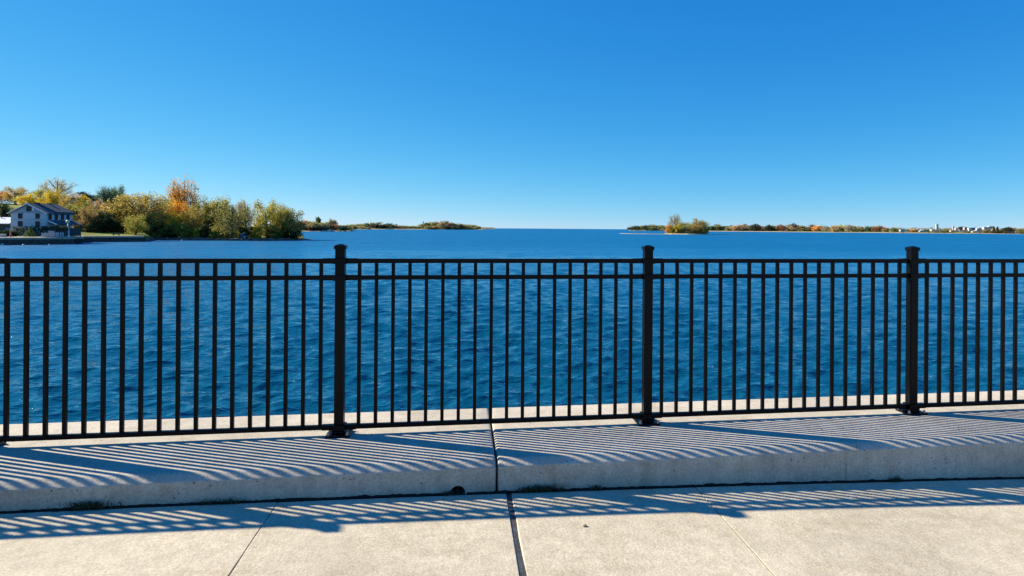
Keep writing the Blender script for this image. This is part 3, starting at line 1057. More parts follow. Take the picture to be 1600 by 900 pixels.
# lean-to porch along the right side
pr = MB().prism([(HW + .04, 0.6, ZP), (HW + 2.1, 0.6, ZP - 0.95), (HW + 2.1, 0.6, ZP - .78), (HW + .04, 0.6, ZP + .17)], (0, HL + .2, 0)).build('porch_roof', M['shingle'], house)
MB().prism([(HW + .04, 0.5, ZP - .1), (HW + 2.12, 0.5, ZP - 1.02), (HW + 2.12, 0.5, ZP - .74), (HW + .04, 0.5, ZP + .2)], (0, .09, 0)).build('rake_board', M['trim'], pr)
for k in range(5):
    y_ = 0.8 + k * (HL - .8) / 4
    MB().box(HW + 1.85, HW + 2.0, y_, y_ + .16, 0.13, ZP - .92).build('porch_post', M['dark'], house)
MB().box(HW + .05, HW + 2.05, .7, HL + .3, 0, 0.12).build('porch_floor', M['dark'], house)
MB().box(HW + 2.01, HW + 2.06, 0.8, HL, .2, 2.2).build('porch_dark_sheet', M['dark'], house)  # thin dark sheet along the outer side of the porch

# shed with white roof at the picture's left edge
sp = at(-14, 158, -1.75)
shed = tag(empty('shed', sp, -TH), 'low shed with pale metal roof beside the house at the left edge', 'shed')
MB().box(0, 4.7, 0, 4, 0, 1.9 + 1.3).build('wall', M['dark'], shed)
sr = MB().prism([(-.4, -.5, 3.05), (-.4, 2.2, 4.6), (-.4, 2.2, 4.72), (-.4, -.5, 3.2)], (5.2, 0, 0)).build('roof', M['whitemetal'], shed)
MB().prism([(-.4, 2.21, 4.6), (-.4, 4.6, 3.1), (-.4, 4.6, 3.22), (-.4, 2.21, 4.72)], (5.2, 0, 0)).build('roof', M['whitemetal'], shed)
MB().box(3.6, 4.4, -.04, -.005, .2, 2.2).build('door', M['blue'], shed)
MB().tube([(1.0, 1.8, 4.2), (1.0, 1.8, 5.1)], [.1, .1], 8).build('chimney_pipe', M['dark'], shed)

# roof on the hill behind the trees
rp = at(113, 262, zat(113, 318, 262))
hh = tag(empty('house', rp, -TH - .1), 'grey-brown roofed house showing above the trees behind the pale house', 'house')
MB().box(-3.2, 3.2, 0, 6, -1, 2.6).build('wall', M['tanwall'], hh)
zt_ = zat(113, 301.5, 262) - rp.z
MB().prism([(-3.8, -.5, 2.3), (3.8, -.5, 2.3), (2.2, 3, zt_), (-2.0, 3, zt_)], (0, .12, .12)).build('roof', M['greyroof'], hh)
MB().prism([(-3.8, 6.5, 2.3), (3.8, 6.5, 2.3), (2.2, 3.16, zt_), (-2.0, 3.16, zt_)], (0, .12, .12)).build('roof', M['greyroof'], hh)
MB().box(1.2, 1.9, 2.4, 3.2, zt_ - .5, zt_ + .6).build('chimney', M['greyroof'], hh)

# lamp post on the seawall
lp = at(107.5, 150.6, -1.58)
lamp = tag(empty('lamp_post', lp), 'white lamp post with round warm globe on the seawall in front of the house', 'lamp post')
zl = zat(106, 347, 151.8) + 1.66
MB().tube([(0, 0, 0), (-.02, 0, zl * .5), (-.22, 0, zl - .25)], [.14, .12, .10], 8).build('pole', M['whitemetal'], lamp, smooth=True)
MB().tube([(0, 0, 0), (0, 0, .35)], [.32, .2], 8).build('base', M['whitemetal'], lamp)
bm = bmesh.new(); bmesh.ops.create_uvsphere(bm, u_segments=14, v_segments=10, radius=.42)
me = bpy.data.meshes.new('lamp_globe'); bm.to_mesh(me); bm.free(); me.materials.append(M['globe'])
me.polygons.foreach_set('use_smooth', [True] * len(me.polygons))
link('lamp_globe', me, lamp, (-.22, 0, zl))

# pale screens, hedge, deck clutter in front of the house
for i, (x0, x1, y0, y1, lab) in enumerate(((65, 75.5, 364, 370.2, 'low pale blue screen standing left of the taller screen under the porch'),
                                           (76.5, 85, 361, 370.2, 'taller pale screen panel under the porch beside the low one'))):
    p = at(x0, 147.5, zat(x0, y1, 147.5)); sc = 147.5 / FPX
    o = tag(empty('garden_screen', p, -TH), lab, 'screen', 'screens under the porch')
    MB().box(0, (x1 - x0) * sc, 0, .08, 0, (y1 - y0) * sc).build('panel', M['gablepaint'], o)
    MB().box(-.06, -.003, -.02, .1, 0, (y1 - y0) * sc + .08).build('frame', M['gablepaint'], o)
for k, x in enumerate((88, 91, 95, 98.5)):
    p = at(x, 147.6, -1.7)
    tag(MB().box(-.16, .16, -.05, .05, 0, 1.15).build('fence_board', M['gablepaint'], None, p), ['first', 'second', 'third', 'fourth'][k] + ' pale upright board right of the screens under the porch', 'board', 'pale boards under the porch')


def hedge(x0, x1, ytop, ybot, D, label, col='dark', thick=1.6, dens=70):
    g = np.random.default_rng(int(x0 * 7 + D)); sc = D / FPX
    Lm = (x1 - x0) * sc; z0 = zat(x0, ybot, D); h = zat(x0, ytop, D) - z0
    o = tag(empty('hedge', at(x0, D, z0), -TH), label, 'hedge')
    n = int(Lm * h * dens)
    P = np.stack([g.uniform(0, Lm, n), g.uniform(0, thick, n), g.uniform(0.05, 1, n) ** 0.8 * h * (1 + .12 * np.sin(g.uniform(0, 6, n)))], 1)
    v, q = leaf_cards(P, 0.34, g)
    ob = link('foliage', np_mesh('foliage', v, q, [M['leaf']]), o); ob.color = (*PAL[col], 1)
    st = MB()
    for k in range(int(Lm / .7)): st.tube([(k * .7 + .3, thick * .5, 0), (k * .7 + .3 + g.normal(0, .1), thick * .5, h * .85)], [.06, .03], 5)
    st.build('stem', M['bark'], o)
    return o


hedge(16, 66, 354.6, 371, 148.6, 'dark clipped hedge below the gable end of the pale house')
hedge(64, 104, 353.5, 360.5, 148.6, 'dark overhanging vine hedge above the pale screens under the porch', 'dark', 1.0, 90)
tree('spruce_shrub', 46.5, 356, 371, 16.5, 142.5, 'conifer', 'green', 'dumpy dark cone-shaped spruce on the lawn before the pale house', 0, 'garden shrubs', 'shrub', ground=-1.5)
tree('shrub', 9, 359, 371, 17, 146, 'shrub', 'dark', 'dark low shrub left of the cone-shaped spruce at the left edge', 0, 'garden shrubs', 'shrub', ground=-1.5)
tree('shrub', 22, 362, 371, 12, 147, 'shrub', 'dark', 'dark low shrub between the pale-knobbed post and the cone-shaped spruce', 1, 'garden shrubs', 'shrub', ground=-1.5)
p = at(16.5, 143.5, -1.68)
o = tag(empty('garden_post', p), 'slim reddish post with pale round knob on the dock left of the spruce', 'post')
MB().tube([(0, 0, 0), (0, 0, 1.6)], [.16, .12], 8).build('shaft', M['red'], o)
bm = bmesh.new(); bmesh.ops.create_uvsphere(bm, u_segments=10, v_segments=8, radius=.2)
me = bpy.data.meshes.new('knob'); bm.to_mesh(me); bm.free(); me.materials.append(M['cap']); link('knob', me, o, (0, 0, 1.75))
p = at(1, 143, -1.68)
o = tag(empty('deck_box', p, -TH), 'pale blue-grey storage box on the seawall at the left edge', 'box')
MB().box(-.7, .55, 0, .8, 0, .62).build('body', M['greywall'], o, bevel=.03)
MB().box(-.75, .6, -.05, .85, .625, .74).build('lid', M['whitemetal'], o, bevel=.03)

# small blue things on the shore, bench, floats
p = at(181, 176.8, hleft(181, 178.5))
o = tag(empty('bench', at(181, 180, hleft(181, 180)), -TH), 'small dark bench on the bright lawn above the seawall', 'bench')
MB().box(-.9, .9, 0, .45, .42, .48).build('seat', M['timber'], o); MB().box(-.9, .9, .46, .52, .55, .95).build('backrest', M['timber'], o)
for sx in (-.8, .72):
    MB().box(sx, sx + .08, .02, .44, 0, .415).build('leg', M['dark'], o)
zz = hleft(263, 206)
o = tag(empty('sign', at(263.5, 204, zat(263.5, 367, 204)), -TH), 'small blue signboard on two legs at the edge of the trees', 'sign')
MB().box(-.75, .75, 0, .08, .9, 2.5).build('board', M['blue'], o)
for sx in (-.6, .5): MB().box(sx, sx + .1, .09, .18, 0, 2.3).build('leg', M['dark'], o)
z0 = WATER + .9
zb_ = hleft(379, 201.5)
o = tag(empty('small_shelter', at(379, 201.8, zat(379, 371.5, 201.8)), -TH), 'little blue and white hut on the low shore by the willows', 'hut')
MB().box(-.55, .35, 0, .9, 0, 1.15).build('body', M['blue'], o); MB().box(-.65, .45, -.1, 1.0, 1.155, 1.32).build('roof', M['whitepaint'], o)
MB().box(.36, .75, .1, .8, 0, 1.7).build('side_panel', M['whitepaint'], o)
for k, (x, y, lab) in enumerate(((264, 374.6, 'white float bobbing off the dark stone shore, brightest of the pair below the trees'), (273.5, 374.4, 'dull float just right of the brightest float off the stone shore'),
                                 (284.5, 376.2, 'small white float farthest right off the stone shore'), (3.5, 383.0, 'largest white float at the seawall foot by the left edge'),
                                 (37, 383.4, 'white float at the seawall foot below the cone-shaped spruce'), (77, 383.2, 'tiny white float at the seawall foot below the screens'))):
    D = (CAMH - WATER) / px(x, y)[1]
    bm = bmesh.new(); bmesh.ops.create_icosphere(bm, subdivisions=2, radius=[.32, .24, .22, .3, .2, .16][k])
    for v in bm.verts: v.co.z *= .8; v.co.x *= 1.25
    me = bpy.data.meshes.new('float'); bm.to_mesh(me); bm.free(); me.materials.append(M['whitepaint'])
    tag(link('mooring_float', me, None, at(x, D, WATER + .12)), lab, 'float', 'floats off the left shore')

# ---- near trees, back to front
T = [
 ('maple_tree', -14, 294, 330, 48, 235, 'round', 'amber', 'golden orange tree cut by the left edge behind the shed', 0),
 ('maple_tree', 24, 292, 332, 44, 232, 'vase', 'gold', 'thin golden tree behind the left half of the house roof', 0),
 ('evergreen_tree', 3, 316, 356, 34, 172, 'round', 'dark', 'dark evergreen tree behind the white-roofed shed', 1),
 ('maple_tree', 44, 303, 338, 30, 215, 'round', 'yellow', 'bright yellow tree directly above the gable peak', 0),
 ('maple_tree', 64, 296, 338, 32, 222, 'vase', 'lime', 'yellow-green tree left of the tall bare-topped tree', 1),
 ('bare_tree', 88, 279, 336, 42, 228, 'bare', 'gold', 'tall tree with bare grey top above the house roof', 1),
 ('maple_tree', 84, 297, 336, 34, 212, 'round', 'yellow', 'full yellow tree in front of the bare-topped tree', 2),
 ('maple_tree', 102, 305, 338, 22, 208, 'vase', 'gold', 'brownish gold tree left of the hilltop roof', 0),
 ('evergreen_tree', 133, 301, 338, 40, 268, 'round', 'dark', 'dark rounded tree right of the hilltop roof', 0),
 ('maple_tree', 131, 305, 345, 22, 232, 'round', 'yellow', 'yellow tree in front of the dark rounded hilltop tree', 1),
 ('tall_oak_tree', 164, 292, 352, 24, 240, 'upright', 'green', 'tall green tree, left one of the green pair on the skyline', 0),
 ('tall_oak_tree', 181, 290, 352, 26, 242, 'vase', 'green', 'tall green tree, right one of the green pair on the skyline', 1),
 ('spruce_tree', 191, 304, 352, 26, 225, 'round', 'deep', 'dark green tree just right of the tall green pair', 2),
 ('ash_tree', 152, 312, 352, 30, 214, 'vase', 'pink', 'dull pinkish tree below the tall green pair', 0),
 ('maple_tree', 122, 316, 362, 44, 196, 'round', 'olive', 'olive tree close behind the right end of the house', 0),
 ('maple_tree', 137, 326, 366, 34, 192, 'vase', 'brown', 'brown-leaved tree right of the porch roof', 1),
 ('evergreen_tree', 163, 330, 368, 36, 194, 'round', 'dark', 'dark green rounded tree above the lawn, left of the spreading golden tree', 1),
 ('evergreen_tree', 181, 318, 366, 30, 206, 'round', 'deep', 'deep green pyramidal tree behind the left edge of the golden tree', 2),
 ('oak_tree', 222, 303, 364, 88, 206, 'broad', 'khaki', 'big spreading golden-brown tree in the middle of the left shore', 0),
 ('ash_tree', 262, 309, 362, 34, 222, 'round', 'lime', 'yellow-green tree between the golden and the orange tree', 1),
 ('maple_tree', 287, 281, 366, 46, 226, 'upright', 'orange', 'tallest orange tree rising above all its neighbours', 0),
 ('maple_tree', 279, 314, 366, 30, 216, 'round', 'amber', 'amber tree at the foot of the tall orange one', 2),
 ('oak_tree', 246, 336, 370, 54, 203, 'round', 'olive', 'olive bushy tree under the right side of the golden tree', 0),
 ('small_maple_tree', 212, 336, 369, 34, 188, 'vase', 'lime', 'small yellow-green tree with a lit trunk at the lawn end', 1),
 ('maple_tree', 276, 331, 369, 28, 205, 'round', 'yellow', 'yellow low tree below the tall orange one', 0),
 ('ash_tree', 302, 322, 369, 36, 208, 'vase', 'khaki', 'greyish yellow thin tree right of the tall orange one', 0),
 ('oak_tree', 322, 311, 368, 44, 216, 'round', 'olive', 'dark olive tree with a visible forked trunk', 2),
 ('willow_tree', 346, 309, 369, 40, 216, 'round', 'moss', 'yellow-green tree with pointed top in the middle of the right group', 1),
 ('willow_tree', 362, 318, 371, 54, 202.5, 'bare', 'olive', 'dark multi-branched tree leaning over the stony shore', 1),
 ('bare_tree', 384, 313, 369, 34, 214, 'bare', 'grey', 'grey half-bare tree left of the last willows', 1),
 ('willow_tree', 372, 316, 369, 26, 218, 'willow', 'moss', 'pale drooping tree behind the grey half-bare tree', 1),
 ('willow_tree', 418, 313, 371, 52, 210, 'vase', 'moss', 'large yellow-green willow near the wooded point', 2),
 ('willow_tree', 447, 326, 372.5, 54, 216, 'round', 'olive', 'dark olive willow hanging over the water at the tip of the point', 1),
 ('ash_tree', 436, 319, 370, 34, 222, 'vase', 'khaki', 'thin greyish tree between the two last willows', 0),
]
for i, (nm, x, tp, bt, w, D, st, col, lab, var) in enumerate(T):
    gz = hleft(x, D) if x > -200 else -1.7
    tree(nm, x, tp, bt, w, D, st, col, lab, var, ground=gz - .1)
SH = [
 (150, 347, 30, 191, 'deep', 'dark rounded shrub at the left end of the lawn'), (171, 342, 28, 193, 'dark', 'dark shrub at the back of the lawn behind the bench'),
 (190, 346, 26, 194, 'deep', 'deep green shrub at the back of the lawn right of the bench'), (233, 350, 30, 202, 'deep', 'deep green shrub right of the lit trunk'),
 (255, 352, 24, 204, 'dark', 'dark shrub left of the blue signboard'), (286, 348, 28, 202, 'lime', 'olive shrub below the yellow low tree'),
 (307, 355, 11, 201.5, 'yellow', 'small upright bright yellow shrub by the stony shore'), (322, 350, 26, 203, 'deep', 'deep green shrub right of the upright yellow one'),
 (338, 354, 22, 202, 'lime', 'olive low shrub left of the multi-branched tree'), (384, 354, 24, 203.5, 'deep', 'deep green shrub behind the little blue hut'),
 (400, 349, 17, 205, 'yellow', 'tall yellow shrub under the large willow'), (424, 353, 30, 209, 'olive', 'olive undergrowth shrub below the large willow'),
 (450, 356, 36, 215, 'dark', 'dark shrub hanging over the stones at the point'), (350, 360, 20, 208, 'dark', 'dark low shrub under the multi-branched tree'),
 (270, 357, 14, 202, 'dark', 'dark low shrub right of the blue signboard'), (366, 358, 18, 208, 'deep', 'deep green shrub left of the little blue hut'),
 (437, 346, 34, 217, 'olive', 'large olive shrub mass between the two last willows'), (212, 354, 26, 200, 'dark', 'dark shrub behind the small tree at the lawn end'),
]
for i, (x, tp, w, D, col, lab) in enumerate(SH):
    tree('shrub', x, tp, 370, w, D, 'shrub', col, lab, i, 'shrubs under the left shore trees', 'shrub', ground=hleft(x, D) - .1)


# ------------------------------------------------------------------ far shores
def far_tree_mesh(seed, style):
    g = np.random.default_rng(seed)
    n = 900
    k = 30
    if style == 'dome':
        d = nrm(g.normal(size=(k, 3))); d[:, 2] = np.abs(d[:, 2]) * 1.0 - .15
        C = d * np.array([3.7, 3.7, 5.6]) * g.uniform(.55, 1.0, (k, 1)) + np.array([0, 0, 3.0]); sg = 0.9
    elif style == 'spire':
        z = g.uniform(1, 9.4, k * 2); a = g.random(k * 2) * 6.283; r = 3.8 * (1 - z / 10.5)
        C = np.stack([np.cos(a) * r, np.sin(a) * r, z], 1); sg = .6
    elif style == 'open':
        d = nrm(g.normal(size=(k, 3))); C = d * np.array([4, 4, 4.0]) * g.uniform(.5, 1.0, (k, 1)) + np.array([0, 0, 5.6]); sg = .8
    else:
        C = np.stack([g.uniform(-4, 4, k), g.uniform(-3, 3, k), g.uniform(.8, 8.6, k)], 1); sg = 1.0
    P = C[g.integers(0, len(C), n)] + g.normal(size=(n, 3)) * sg
    P[:, 2] = np.clip(P[:, 2], .2, 10.2); P[:, :2] = np.clip(P[:, :2], -5.1, 5.1)
    v, q = leaf_cards(P, 1.25, g)
    mb = MB()
    mb.tube([(0, 0, -.3), (0.1, 0, 3), (0.2, .1, 7.5)], [.4, .3, .08], 5)
    for _ in range(7):
        c = C[g.integers(0, len(C))]; mb.tube([(0.1, 0, min(c[2] * .5, 5)), tuple(c)], [.14, .05], 4)
    b0 = len(v)
    mv = np.array(mb.v); tri = [(b0 + f[0], b0 + f[1], b0 + f[2], b0 + f[3]) for f in mb.f if len(f) == 4]
    V = np.concatenate([v, mv]); Q = np.concatenate([q, np.array(tri)])
    mi = np.concatenate([np.zeros(len(q)), np.ones(len(tri))])
    return np_mesh('far_tree', V, Q, [M['leaf'], M['bark']], mi)


FARM = {'dome': [far_tree_mesh(31, 'dome'), far_tree_mesh(32, 'dome')], 'spire': [far_tree_mesh(33, 'spire')], 'open': [far_tree_mesh(34, 'open')], 'mix': [far_tree_mesh(35, 'mix'), far_tree_mesh(36, 'mix')]}
COLW = dict(gold='golden', yellow='yellow', amber='amber', orange='orange', olive='olive', green='green', dark='dark green', rust='rusty red', brown='brown',
            grey='greyish', lime='yellow-green', pink='pinkish', deep='deep green')
SHW = dict(dome='rounded', spire='pointed', open='open-crowned', mix='bushy')


def far_tree(x, top, bot, w, D, st, col, label, group, hz=0.0, name='tree'):
    zb = WATER + 0.8; zt = zat(x, top - 0.7, D); sc = D / FPX
    o = link(name, FARM[st][int(x) % len(FARM[st])], None, at(x, D, zb))
    o.rotation_euler = (0, 0, TG.random() * 6.28)
    o.scale = (w * sc / 7.8, w * sc / 7.8, max(1, zt - zb) / 10)
    c = PAL[col]; j = TG.uniform(.95, 1.15); gm = sum(c) / 3; c = tuple((.80 * q + .20 * gm + .012) * 1.2 for q in c)  # leaf colour greyed and lightened to stand in for distance haze
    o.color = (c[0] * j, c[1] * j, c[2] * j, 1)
    return tag(o, label, 'tree', group)


def shore(name, pts, depth, label, h=1.2, beach='sand', back=2.5):
    """low land: pts (px, D) front line; beach strip then green land"""
    mb = MB(); n = len(pts)
    offs = [(-0.5, WATER - .3), (0.0, WATER + .25), (depth * .06, WATER + h * .7), (depth * .12, WATER + h), (depth * .6, WATER + back), (depth, WATER - .3)]
    for x, D in pts:
        for d, z in offs: mb.v.append(tuple(at(x, D + d, z)))
    m_ = len(offs)
    for i in range(n - 1):
        for k in range(m_ - 1):
            mb.f.append((i * m_ + k, (i + 1) * m_ + k, (i + 1) * m_ + k + 1, i * m_ + k + 1)); mb.m.append(0 if k < 2 else 1)
    for e in (0, (n - 1) * m_):
        mb.f.append(tuple(e + k for k in range(m_))); mb.m.append(0)
    return tag(mb.build(name, [M[beach], M['ground']], smooth=False), label, None, None, 'structure')


def woods(name, x0, x1, topf, D, n, cols, label, depth=40):
    """far-off wood reading as one mass"""
    g = np.random.default_rng(int(x0 + D)); sc = D / FPX
    o = empty(name, at((x0 + x1) / 2, D, WATER))
    V, Q, b = [], [], 0
    X = g.uniform(x0, x1, n); DD = D + g.uniform(0, depth, n)
    for x, d in zip(X, DD):
        zt = zat(x, topf(x), D); P = at(x, d, WATER + .6 + (zt - WATER - .6) * g.random() ** .75)
        V.append(P)
    bpy.data.objects.remove(o)
    P = np.array([tuple(p) for p in V])
    v, q = leaf_cards(P, 1.5 * sc, g)
    ob = link(name, np_mesh(name, v, q, [M['leaf']])); ob.color = (*PAL[cols], 1)
    return tag(ob, label, None, None, 'stuff')


# left far shore, about 600 m off
shore('shore', [(455, 560), (470, 575), (500, 600), (530, 630), (548, 680), (552, 720)], 120, 'wooded shore with a thin beach beyond the left point', 1.0)
FL = [(467, 346, 20, 600, 'mix', 'rust'), (478, 340.5, 22, 625, 'dome', 'brown'), (490, 343, 17, 615, 'dome', 'olive'), (497, 339.5, 14, 640, 'spire', 'green'), (503, 346, 18, 622, 'dome', 'olive'),
      (478, 351, 20, 608, 'mix', 'gold'), (490, 352, 20, 612, 'mix', 'deep'), (511, 345, 12, 645, 'dome', 'olive'), (516, 347, 12, 640, 'dome', 'deep'), (517, 342.5, 8, 690, 'open', 'grey'),
      (523, 344, 9, 690, 'open', 'brown'), (522, 350, 10, 640, 'mix', 'rust'), (532, 350, 18, 660, 'dome', 'deep'), (543, 352, 14, 690, 'mix', 'olive'), (500, 354, 18, 612, 'mix', 'dark'), (537, 354, 12, 655, 'mix', 'dark')]
ORD = ['leftmost', 'second', 'third', 'fourth', 'fifth', 'sixth', 'seventh', 'eighth', 'ninth', 'tenth', 'eleventh', 'twelfth', 'thirteenth', 'fourteenth', 'fifteenth', 'sixteenth', 'seventeenth', 'eighteenth', 'nineteenth', 'twentieth',
       'twenty-first', 'twenty-second', 'twenty-third', 'twenty-fourth', 'twenty-fifth', 'twenty-sixth', 'twenty-seventh', 'twenty-eighth', 'twenty-ninth', 'thirtieth', 'thirty-first', 'thirty-second', 'thirty-third', 'thirty-fourth',
       'thirty-fifth', 'thirty-sixth', 'thirty-seventh', 'thirty-eighth', 'thirty-ninth', 'fortieth']


def far_row(rows, place, group, botrow=360):
    for i, (x, tp, w, D, st, col) in enumerate(sorted(rows)):
        far_tree(x, tp, botrow, w, D, st, col, f'{COLW[col]} {SHW[st]} tree, {ORD[i]} from the left {place}', group)


far_row(FL, 'on the beach shore past the left point', 'trees on the middle left shore')

# farther left shore, about 1300 m
shore('shore', [(540, 1150), (560, 1250), (600, 1350), (640, 1450), (662, 1500)], 300, 'long low shore left of the wooded headland', 1.6)
FL2 = []
g = random.Random(4)
prof2 = [(540, 352), (548, 349.5), (558, 348.5), (566, 349), (572, 347), (580, 346), (588, 347.5), (594, 349.5), (600, 349), (606, 350.5), (612, 349), (620, 350.5), (628, 352), (636, 352), (644, 352), (652, 353)]
for i, (x, tp) in enumerate(prof2):
    FL2.append((x, tp, g.uniform(13, 18), 1200 + (x - 540) * 3 + g.uniform(0, 60), g.choice(['dome', 'dome', 'mix']), g.choice(['olive', 'olive', 'deep', 'brown', 'lime', 'deep'])))
FL2 += [(565, 353, 16, 1250, 'dome', 'lime'), (577, 354.5, 6, 1262, 'mix', 'rust'), (553, 353, 12, 1215, 'mix', 'brown')]
far_row(FL2, 'on the low shore left of the headland', 'trees on the far left shore')

# headland
shore('shore', [(652, 1560), (700, 1600), (752, 1620), (756, 1650)], 260, 'wooded headland left of the open horizon', 1.8)
FL3 = []
hd = [(661, 350.5), (667, 347), (673, 345.5), (679, 345), (684, 346.5), (690, 346), (697, 346), (703, 346.5), (708, 348), (714, 349), (720, 350), (726, 350), (732, 351.5), (739, 352), (746, 352.5)]
for i, (x, tp) in enumerate(hd):
    FL3.append((x, tp, g.uniform(12, 17), 1610 + g.uniform(0, 50), g.choice(['dome', 'mix', 'dome']), g.choice(['brown', 'olive', 'deep', 'rust', 'olive'])))
FL3 += [(670, 352, 14, 1585, 'dome', 'olive'), (682, 353, 14, 1590, 'mix', 'olive'), (697, 353, 14, 1595, 'mix', 'deep'), (677, 354.5, 7, 1580, 'mix', 'amber'), (712, 353.5, 14, 1600, 'mix', 'deep')]
far_row(FL3, 'on the headland left of open horizon', 'trees on the headland')
shore('shore', [(752, 2600), (765, 2700), (774, 2750)], 200, 'thin far strip of land at the tip of the headland', 2.0)
woods('far_woods', 752, 773, lambda x: 355.0 + (x - 752) * .03, 2650, 200, 'brown', 'faint low wood at the far tip beyond the headland')
# slim tower on the headland and two beached boats
p = at(661.5, 1640, WATER + 2)
zt_ = zat(661.5, 346, 1640) - p.z
o = tag(empty('water_tower', p), 'tiny pale water tower over the left end of the headland', 'tower')
MB().tube([(0, 0, 0), (0, 0, zt_ - 3)], [.8, .7], 8).build('column', M['whitepaint'], o)
MB().tube([(0, 0, zt_ - 3), (0, 0, zt_ - 1.6), (0, 0, zt_)], [1.0, 2.4, .6], 10).build('tank', M['bluewall'], o)


def boat(x, y, L, D, label, rz, canopy=True):
    p = at(x, D, WATER + .05)
    o = tag(empty('motor_boat', p, rz), label, 'boat', 'boats by the middle left shore')
    hb = MB()
    secs = [(-L / 2, .9, .9), (-L * .2, 1.15, .95), (L * .2, 1.05, 1.05), (L * .42, .45, 1.2), (L / 2, .05, 1.3)]
    for xx, w, h in secs:
        hb.v += [(xx, -w, h), (xx, -w * .6, -.1), (xx, w * .6, -.1), (xx, w, h)]
    for i in range(len(secs) - 1):
        for k in range(4):
            k2 = (k + 1) % 4; hb.f.append((i * 4 + k, i * 4 + k2, (i + 1) * 4 + k2, (i + 1) * 4 + k)); hb.m.append(0)
    hb.f += [(0, 1, 2, 3), (19, 18, 17, 16)]; hb.m += [0, 0]
    hb.build('hull', M['whitepaint'], o)
    MB().prism([(-L * .22, -.7, 1.02), (L * .2, -.7, 1.08), (L * .08, -.7, 2.0), (-L * .2, -.7, 2.0)], (0, 1.4, 0)).build('cabin', M['glass'], o)
    MB().box(-L * .25, L * .12, -.85, .85, 2.01, 2.12).build('cabin_roof', M['whitepaint' if canopy else 'blue'], o)
    MB().box(-L / 2 - .35, -L / 2 - .02, -.2, .2, .2, 1.3).build('outboard_motor', M['dark'], o)
    return o


boat(509.5, 361, 6.2, 586, 'white motor boat with blue roof, left one of two by the beach', -TH, False)
boat(518.5, 361.5, 5.0, 592, 'white motor boat, right one of two by the beach', -TH + .6)

# ---- islet on the right
shore('sandbar', [(968, 640), (985, 620), (1010, 605), (1040, 597), (1075, 585), (1108, 592), (1140, 604), (1166, 618)], 14, 'low sandbar around the small tree-covered islet', .35, 'sand', .3)
shore('islet', [(1038, 601), (1050, 592), (1075, 589), (1100, 594), (1107, 600)], 30, 'small islet under the willows', 1.0, 'sand', 1.2)
GI = 'trees on the islet'
gi = WATER + .8
tree('bare_tree', 1054, 334, 363, 19, 612, 'bare', 'gold', 'tall thin half-bare tree on the sandy islet', 1, GI, ground=gi)
tree('willow_tree', 1067.5, 346.5, 364, 26, 602, 'round', 'lime', 'round yellow-green willow in the middle of the islet', 2, GI, ground=gi - .5)
tree('willow_tree', 1092, 342, 364, 25, 610, 'round', 'khaki', 'taller greyish gold tree at the right of the islet', 0, GI, ground=gi)
tree('willow_tree', 1085.5, 350, 365, 20, 598, 'round', 'gold', 'low golden bushy tree right of the round willow on the islet', 0, GI, ground=gi - .5)
tree('willow_tree', 1101, 351, 365, 15, 604, 'round', 'olive', 'olive bushy tree at the right end of the islet', 1, GI, ground=gi - .5)
tree('small_maple_tree', 1046, 350, 362, 13, 606, 'round', 'amber', 'low orange tree at the left end of the islet', 2, GI, ground=gi - .5)
tree('shrub', 1050.5, 353, 363, 9, 600, 'shrub', 'olive', 'greyish olive shrub beside the islet\'s tall thin tree', 0, GI, 'shrub', ground=gi - .3)
tree('shrub', 1057, 352, 364, 10, 598, 'shrub', 'yellow', 'yellow shrub at the foot of the islet\'s round willow', 1, GI, 'shrub', ground=gi - .3)

# ---- shore behind the islet and along the right
shore('shore', [(983, 2050), (990, 2000), (1040, 1950), (1110, 1850), (1200, 1750), (1300, 1650), (1400, 1580), (1500, 1520), (1620, 1450), (1800, 1350), (2000, 1250)], 500, 'long far shore with a pale beach across the right side', 2.0, 'sand', 5)
FR = []
prof3 = [(988, 354), (995, 352), (1003, 351.5), (1011, 351), (1019, 351.5), (1027, 351.5), (1035, 351), (1112, 351.5), (1121, 351), (1130, 351.5), (1139, 353.5),
         (1147, 353, 'open', 'pink'), (1142, 350.5, 'dome', 'green'), (1155, 352, 'mix', 'pink'), (1161, 350.5, 'open', 'grey'), (1164, 352, 'dome', 'rust'), (1172, 353, 'mix', 'brown'), (1178.5, 350.5, 'open', 'deep'),
         (1180, 355, 'dome', 'lime'), (1191, 354, 'mix', 'rust'), (1201, 350, 'dome', 'deep'), (1207, 353, 'mix', 'olive'), (1214, 353, 'dome', 'brown'), (1221, 351.5, 'open', 'rust'), (1228, 355, 'mix', 'grey'),
         (1232, 351.5, 'open', 'grey'), (1237, 354, 'dome', 'gold'), (1241, 349.5, 'open', 'deep'), (1246, 350.5, 'dome', 'rust'), (1253, 353, 'mix', 'olive'), (1261, 354, 'dome', 'olive'), (1269, 351.5, 'mix', 'rust'),
         (1276, 350.5, 'dome', 'orange'), (1282, 350.5, 'dome', 'lime'), (1291, 352, 'dome', 'grey'), (1303, 353, 'mix', 'gold'), (1310, 352, 'dome', 'olive'), (1317, 350, 'dome', 'yellow'), (1326, 352, 'open', 'grey')]
for e in prof3:
    x, tp = e[0], e[1]
    st = e[2] if len(e) > 2 else g.choice(['dome', 'mix', 'dome']); col = e[3] if len(e) > 2 else g.choice(['olive', 'deep', 'brown', 'deep'])
    D = 1985 - (x - 990) * 1.02 + g.uniform(10, 70)
    FR.append((x, tp, g.uniform(12, 16), D, st, col))
far_row(FR, 'along the shore behind the islet', 'trees on the far right shore')
